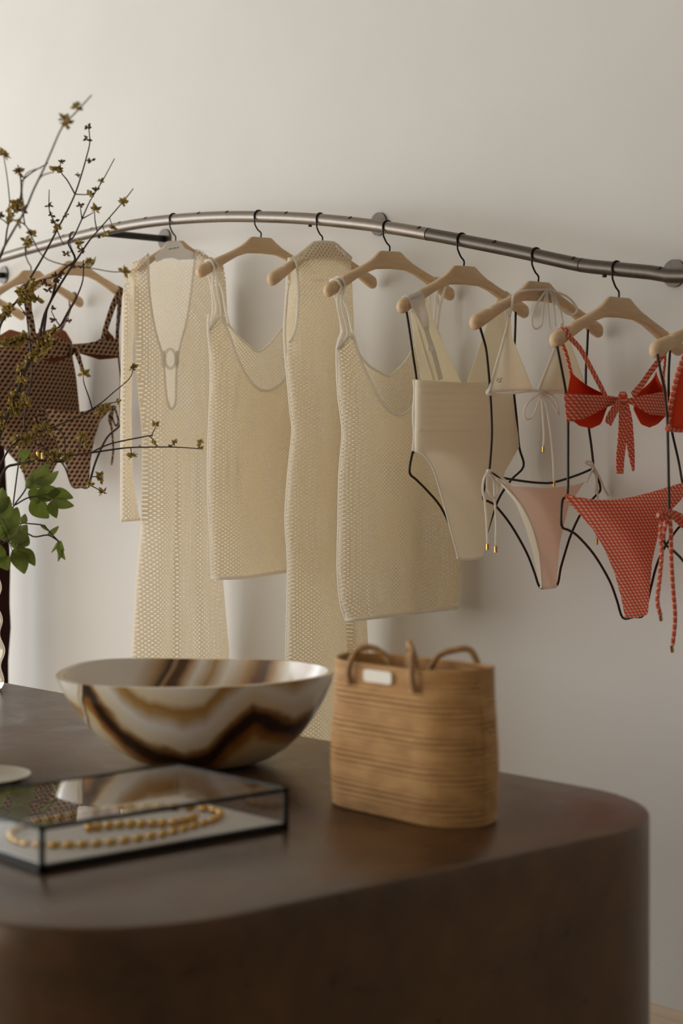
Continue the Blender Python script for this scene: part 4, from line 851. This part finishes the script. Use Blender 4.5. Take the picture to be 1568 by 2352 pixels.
def beads(name, label, pts, closed, sp, ln, rad):
    nz = kz0 + .0105 + rad
    P = [on_z(x, y, nz) for x, y in pts]; P = [Vector((min(max(p.x, kx0 + .02), kx1 - .016), min(max(p.y, ky0 + .02), ky1 - .02), nz)) for p in P]
    P = smooth(P, 10, closed); th = thing(name, label, 'necklace', P[0] - Vector((0, 0, .005)))
    me = MB(); me.tube([(0, -ln, 0), (0, -ln * .8, 0), (0, -ln * .3, 0), (0, ln * .3, 0), (0, ln * .8, 0), (0, ln, 0)], [rad * .4, rad * .8, rad, rad, rad * .8, rad * .4], 8); me = me.mesh('link'); me.materials.append(M['gold'])
    acc = sp
    Q = P + [P[0]] if closed else P
    for a, b in zip(Q, Q[1:]):
        acc += (b - a).length
        if acc >= sp:
            acc = 0; o = bpy.data.objects.new('link', me); o.location = a; o.rotation_euler = (0, 0, math.atan2((b - a).y, (b - a).x) - math.pi / 2); link(o, th, th.matrix_basis.inverted())
    m = MB(); m.tube(P, .0013, 6, closed=closed); mk('chain', m, M['gold'], th)
beads('gold_necklace', 'gold bead-link necklace laid in a long loop inside the glass case', [(28, 1912), (34, 1928), (70, 1938), (150, 1940), (230, 1936), (310, 1926), (380, 1913), (440, 1897), (490, 1882), (506, 1868), (480, 1858), (400, 1854), (320, 1858), (230, 1866), (140, 1880), (60, 1896)], True, .0165, .0068, .0048)
beads('gold_bracelet', 'short chunky gold chain lying within the necklace loop', [(205, 1901), (250, 1896), (300, 1892), (350, 1891), (395, 1889), (430, 1882), (455, 1872)], False, .0125, .0062, .0056)

# ------------------------------------------------------------------ pale dish at the table's far side
dc = on_z(-62, 1797, TZ); m = MB(); m.lathe([(.001, 0), (.066, 0), (.07, .002), (.086, .010), (.088, .011), (.087, .0125), (.070, .005), (.001, .005)], 40); 
m.f.append(tuple(range(39, -1, -1))); M['dish'] = plain('tan_ceramic', (0.40, 0.36, 0.29), 0.6, var=0.04); dsh = mk('round_dish', m, M['dish']); dsh.location = dc; tag(dsh, 'flat taupe round dish beside the glass case', 'dish')

# ------------------------------------------------------------------ glass vase with branches
vc = on_z(-46, 1584, TZ)
vase = thing('glass_vase', 'ribbed wavy glass vase holding the branches', 'vase', vc)
def vr(z): return .046 + .0045 * math.sin(z * 92) + .004 * math.sin(z * 23)
zs = [.004 + k * .256 / 60 for k in range(61)]
m = MB(); m.lathe([(.03, 0), (.042, .001)] + [(vr(z), z) for z in zs] + [(vr(z) - .004, z) for z in reversed(zs) if z > .016] + [(.01, .016)], 36, vc); nn = len(m.v)
m.f.append(tuple(range(35, -1, -1))); m.f.append(tuple(range(nn - 36, nn))); mk('vase_body', m, M['vase'], vase)
VD = -CT * vc.x + ST * vc.y                            # the vase's distance from the camera
mouth = vc + Vector((0, 0, .26))
FV, RV = Vector((-CT, ST, 0)), Vector((ST, CT, 0))
def slot(k, first):
    a = math.radians(40 * k); o = (RV * math.cos(a) + FV * math.sin(a)) * (.022 if k else 0)
    return [vc + o * .8 + Vector((0, 0, .022)), vc + o + Vector((0, 0, .14)), mouth + o * 1.05 + Vector((0, 0, .004))]
def blossom_mesh(name, mat, np, ln, wd, seed):
    r = random.Random(seed); b = MB()
    for k in range(np):
        th_ = r.uniform(0, 6.28); ph = r.uniform(-.5, 1.2); d = Vector((math.cos(th_) * math.cos(ph), math.sin(th_) * math.cos(ph), math.sin(ph))); l_ = ln * r.uniform(.6, 1.15)
        s_ = d.orthogonal().normalized(); s_.rotate(Matrix.Rotation(r.uniform(0, 3.1), 3, d)); u_ = d.cross(s_)
        b.add([Vector((0, 0, 0)), d * l_ * .55 + s_ * wd, d * l_ + u_ * wd * .5, d * l_ * .55 - s_ * wd, d * l_ * .5 + u_ * wd * .7], [(0, 1, 4), (1, 2, 4), (2, 3, 4), (3, 0, 4), (0, 3, 2, 1)])
    me = b.mesh(name, False); me.materials.append(mat); return me
BL = [blossom_mesh('blossom', M['blossom'], 13, .0125, .0036, s) for s in (1, 2, 3)]
BD = [blossom_mesh('bud', M['bud'], 8, .0095, .0030, s) for s in (4, 5)]
def branch(label, D1, paths, buds, r0=.0034, D0=0.0, k0=0):
    """paths: pixel polylines, the first one rooted in the vase; D1 is the distance of the branch's far end."""
    D0 += VD
    b = thing('flowering_branch', label, 'branch', mouth, 'flowering branches in the glass vase')
    ys = [y for p in paths for _, y in p]; ylo, yhi = max(ys), min(ys)
    def dep(x, y):
        k = min(1, max(0, (1330 - y) / (1330 - yhi))) if yhi < 1200 else 1; kx = min(1, max(0, x / 460)); return D0 + (D1 - D0) * max(k, kx) + .01 * math.sin(x * .05 + y * .03)
    limbs = []
    for i, p in enumerate(paths):
        P = [at_d(x, y, dep(x, y)) for x, y in p]
        if i == 0: P = slot(k0, P[0]) + P
        P = smooth(P, 4); n = len(P); ra, rb = (r0, .0011) if i == 0 else (r0 * .5 if (P[0] - P[-1]).length > .07 else .0014, .0009)
        m = MB(); m.tube(P, [ra + (rb - ra) * k / (n - 1) for k in range(n)], 7); limbs.append((P, mk('stem' if i == 0 else 'twig', m, M['twig'], b)))
    for q in buds:
        x, y, s = q[:3]; kind = q[3] if len(q) > 3 else 'b'
        me = R.choice(BL if kind == 'b' else BD); o = bpy.data.objects.new('blossom' if kind == 'b' else 'bud', me)
        o.location = at_d(x, y, dep(x, y)); o.rotation_euler = (R.uniform(-.5, .5), R.uniform(-.5, .5), R.uniform(0, 6.3)); o.scale = (s, s, s)
        lb = min(limbs, key=lambda l: min((p - o.location).length for p in l[0])); link(o, lb[1])
        q = min(lb[0], key=lambda p: (p - o.location).length)
        if (q - o.location).length > .003:            # a short stalk holds every blossom that stands off its twig
            mid = (q + o.location) / 2 + Vector((0, 0, -.0015)); m = MB(); m.tube([q, mid, o.location], [.0010, .0008, .0007], 5); mk('stalk', m, M['twig'], lb[1], local=True)
    return b
def along(p, n, j=4, s0=.7, s1=1.2, k='b'):
    o = []
    L_ = [(0.0, p[0])]; acc = 0
    for a, c in zip(p, p[1:]): acc += math.hypot(c[0] - a[0], c[1] - a[1]); L_.append((acc, c))
    for i in range(n):
        t_ = R.uniform(0.03, .99) * acc
        x = lerp([(l, q[0]) for l, q in L_], t_); y = lerp([(l, q[1]) for l, q in L_], t_); o.append((x + R.uniform(-j, j), y + R.uniform(-j, j), R.uniform(s0, s1), k))
    return o
B1 = [(-25, 1120), (0, 994), (38, 909), (56, 853), (74, 820), (97, 795), (122, 761), (138, 749), (153, 723), (173, 688), (190, 644), (191, 598)]
branch('thick dark branch leaning right across the brown swimwear', 3.45, [B1,
        [(90, 801), (92, 770), (102, 723), (120, 682), (133, 634), (150, 615), (172, 595), (156, 557), (169, 544), (188, 503), (207, 461), (236, 414), (263, 364)],
        [(97, 795), (104, 735), (112, 700), (153, 630), (179, 592), (204, 554), (223, 532), (281, 465), (306, 433)], [(223, 532), (218, 505), (217, 482)], [(188, 503), (184, 472)], [(188, 503), (215, 488)], [(138, 749), (128, 735), (118, 715)], [(56, 853), (30, 880), (12, 900)], [(38, 909), (60, 890), (70, 890)], [(97, 795), (60, 778), (22, 790), (6, 800)], [(20, 950), (40, 940), (62, 922)]],
       [(285, 466, 1.2), (218, 482, 1.2), (184, 472, 1.1, 'd'), (210, 446, 1, 'd'), (221, 435, 1, 'd'), (232, 417, .7), (260, 525, 1), (243, 540, 1.1), (183, 560, 1), (186, 575, 1.1, 'd'), (152, 584, 1.2, 'd'), (205, 600, 1.1, 'd'), (168, 612, 1, 'd'), (188, 612, 1, 'd'), (122, 708, .9, 'd'), (123, 735, 1, 'd'), (158, 737, 1, 'd')]
       + along([(60, 840), (138, 749)], 12, 9, .9, 1.4) + along([(0, 994), (56, 853)], 14, 12, .9, 1.5) + along([(6, 800), (60, 778), (97, 795)], 11, 7, .9, 1.4) + along([(20, 950), (62, 922)], 8, 8, 1, 1.4) + [(58, 838, 1.2), (110, 800, 1.4), (48, 850, 1.2)] + along([(140, 640), (110, 660)], 4, 8, .9, 1.2, 'd'), .0062, k0=0)
B2 = [(-30, 1060), (-25, 900), (-12, 790), (10, 728), (46, 682), (67, 643), (99, 589), (131, 528), (153, 487), (172, 446), (188, 398), (199, 359), (206, 328), (204, 296)]
branch('tall upright branch with red-brown buds rising above the rail', 3.4, [B2, [(172, 446), (155, 415), (140, 395), (139, 372)], [(172, 446), (190, 447), (207, 447)], [(131, 525), (124, 509), (113, 481), (113, 436)], [(46, 682), (60, 660), (80, 648), (105, 640)], [(131, 528), (140, 550), (147, 562)]],
       [(202, 293, 1.1, 'd'), (200, 320, 1.1, 'd'), (209, 369, 1.0, 'd'), (178, 402, .8, 'd'), (128, 391, 1.4), (141, 371, .9, 'd'), (207, 447, 1), (113, 472, 1, 'd'), (118, 494, 1, 'd'), (125, 508, 1.1, 'd'), (131, 525, 1), (152, 494, .9, 'd'), (137, 391, 1)] + along([(40, 690), (90, 640)], 9, 10, .9, 1.4) + along([(5, 735), (30, 700)], 6, 8, .9, 1.3) + [(128, 634, 1.2, 'd'), (140, 628, 1.1, 'd'), (100, 650, 1.1, 'd'), (70, 690, 1.3), (85, 690, 1.2), (48, 695, 1, 'd'), (60, 720, 1, 'd')], .0034, D0=.0, k0=4)
B3 = [(-60, 1060), (-50, 850), (-25, 680), (0, 589), (26, 538), (57, 484), (77, 436), (99, 391), (118, 347), (143, 292), (175, 257), (210, 219)]
branch('soft-focus branch reaching highest up the wall', 2.75, [B3, [(77, 436), (95, 405), (125, 395)], [(57, 484), (50, 440), (60, 400), (95, 385)]], [(176, 246, 1.0), (147, 275, 1.1), (155, 285, 1.1), (42, 515, 1.0)], .003, D0=-.07, k0=6)
B4 = [(-45, 1060), (-40, 800), (-15, 640), (10, 567), (19, 516), (45, 461), (48, 417), (41, 379)]
branch('short branch at the frame edge with olive blossoms above the rail', 3.1, [B4, [(19, 516), (20, 480), (22, 461), (16, 404), (8, 356)], [(19, 516), (29, 506), (57, 516), (73, 544), (99, 589), (147, 608), (204, 615), (255, 624), (278, 624)], [(204, 615), (215, 605), (219, 590)], [(48, 417), (75, 395), (110, 375)], [(57, 516), (54, 490), (60, 470)], [(19, 516), (8, 506), (-4, 500)]],
       [(8, 354, 1.2), (42, 396, 1.2), (43, 472, 1.2), (53, 484, 1.1, 'd'), (36, 482, 1), (0, 497, 1.1, 'd'), (22, 490, 1), (73, 537, 1), (60, 555, 1.2), (283, 624, 1.2), (206, 603, 1.1), (63, 562, 1.0)] + along([(19, 516), (45, 461)], 4, 8), .0028, D0=-.05, k0=5)
B5 = [(-10, 1150), (10, 1080), (40, 1066), (90, 1058), (143, 1060), (158, 1047), (209, 1040), (286, 1029), (337, 1027), (400, 1027), (464, 1031)]
branch('low branch reaching right across the crochet dress', 3.7, [B5, [(209, 1040), (255, 1019), (342, 1001), (348, 1000), (358, 978)], [(342, 1001), (352, 1010), (358, 1022)], [(204, 1113), (219, 1062), (245, 1006), (275, 978)], [(204, 1113), (222, 1122), (236, 1132)], [(209, 1095), (219, 1095), (228, 1098)], [(455, 1030), (461, 1018)], [(300, 1027), (302, 1045)], [(390, 1027), (398, 1020)]],
       [(357, 977, 1.0), (355, 1020, 1.0), (400, 1017, .8), (460, 1018, 1), (302, 1046, 1.1), (462, 1030, .6), (160, 1048, 1.3), (150, 1058, 1.1), (206, 1112, 1.1), (228, 1094, 1.1), (230, 1103, .9), (236, 1131, 1.1), (390, 1025, .6, 'd'), (186, 1003, 1.3), (190, 1020, 1.2), (320, 1026, .6, 'd')] + along([(20, 1070), (150, 1050)], 8, 12, 1, 1.4), .0040, D0=.03, k0=1)
B6 = [(-20, 1140), (-5, 1080), (30, 1020), (70, 1000), (122, 981), (189, 953), (230, 932), (275, 922)]
branch('thin branch forking in front of the brown bikini bottom', 3.6, [B6, [(189, 953), (230, 927), (262, 900), (296, 871), (306, 848)], [(212, 941), (205, 915), (194, 884), (191, 869)], [(122, 981), (146, 1000), (150, 1060)]],
       [(306, 846, 1.2), (192, 860, 1.3), (240, 940, 1.2), (228, 946, 1.2), (248, 936, 1.1), (272, 922, .7)] + along([(30, 1020), (122, 981)], 12, 11, 1, 1.5), .0034, D0=.07, k0=2)
# green leafy stems
def leaf(p0, p1, wd, D, bend=.25, tw=0.0, mb=None, D2=None):
    a, b = at_d(p0[0], p0[1], D), at_d(p1[0], p1[1], D2 or D + .02); ax = b - a; L_ = ax.length; ax.normalize()
    view = (a - O).normalized(); sd = ax.cross(view).normalized(); sd.rotate(Matrix.Rotation(tw, 3, ax)); nr = sd.cross(ax); mb = MB(); vs = []; fs = []; n = 9
    W_ = wd * D / F
    for i in range(n + 1):
        t_ = i / n; hw_ = W_ * .5 * math.sin(math.pi * min(1, t_ * .96 + .02) ** .85) ** .8
        for k in (-1, -.5, 0, .5, 1): vs.append(a + ax * L_ * t_ + sd * hw_ * k + nr * (L_ * bend * math.sin(math.pi * t_) * .5 + abs(k) * hw_ * .35))
    for i in range(n):
        for k in range(4): q = i * 5 + k; fs.append((q, q + 1, q + 6, q + 5))
    mb.add(vs, fs); return mb
def leafy(label, stems, leaves, D, k0):
    b = thing('leafy_stem', label, 'leafy stem', mouth, 'green stems in the glass vase')
    limbs = []
    for i, s in enumerate(stems):
        P = [at_d(x, y, D) for x, y in s]
        if i == 0: P = slot(k0, P[0]) + P
        P = smooth(P, 4); limbs += P; m = MB(); m.tube(P, .0016, 6); mk('stem' if i == 0 else 'twig', m, M['twig'], b)
    for l in leaves:
        Dl = D + R.uniform(-.02, .02); lf = mk('leaf', leaf(l[0], l[1], l[2], Dl, l[3] if len(l) > 3 else .2, R.uniform(-.7, .7)), M['leaf'], b)
        a = at_d(l[0][0], l[0][1], Dl); q = min(limbs, key=lambda p: (p - a).length)
        m = MB(); m.tube([q, (q + a) / 2 + Vector((0, 0, .002)), a], .0009, 5); mk('leaf_stalk', m, M['twig'], lf, local=True)
leafy('green leafy stem with broad leaves in front of the brown swimwear', [[(-10, 1240), (30, 1165), (55, 1130), (70, 1100)], [(35, 1160), (60, 1145), (80, 1140)], [(30, 1160), (42, 1070), (48, 1052)]],
      [((68, 1122), (112, 1066), 38), ((78, 1108), (134, 1082), 34), ((72, 1150), (112, 1190), 44), ((84, 1140), (140, 1128), 40), ((110, 1136), (168, 1144), 34), ((120, 1150), (170, 1162), 26), ((118, 1152), (130, 1190), 28), ((44, 1056), (72, 1036), 26), ((70, 1150), (100, 1128), 40), ((60, 1120), (74, 1090), 18)], 3.56, 8)
leafy('green leafy sprig drooping low beside the glass vase', [[(-18, 1240), (40, 1205), (70, 1203), (100, 1208), (118, 1226), (136, 1245)], [(40, 1205), (75, 1232), (110, 1229), (134, 1243)]],
      [((110, 1229), (135, 1208), 14), ((136, 1245), (150, 1286), 18), ((136, 1245), (133, 1290), 16), ((134, 1243), (117, 1270), 9), ((140, 1244), (148, 1266), 12), ((95, 1206), (110, 1220), 10)], 3.62, 9)
leafy('dense bright green leaf cluster over the vase mouth', [[(-22, 1262), (10, 1246), (40, 1230)]],
      [((20, 1240), (62, 1205), 46), ((10, 1215), (40, 1165), 44), ((25, 1250), (66, 1240), 40), ((28, 1265), (64, 1285), 40), ((30, 1270), (56, 1318), 44), ((10, 1230), (-20, 1190), 50), ((0, 1250), (-30, 1290), 50), ((15, 1245), (20, 1200), 40), ((40, 1262), (80, 1300), 36), ((5, 1190), (20, 1140), 40), ((-10, 1180), (5, 1120), 40), ((45, 1255), (62, 1225), 30), ((0, 1280), (18, 1310), 36), ((50, 1200), (58, 1180), 20), ((-5, 1220), (30, 1225), 44)], 3.50, 7)
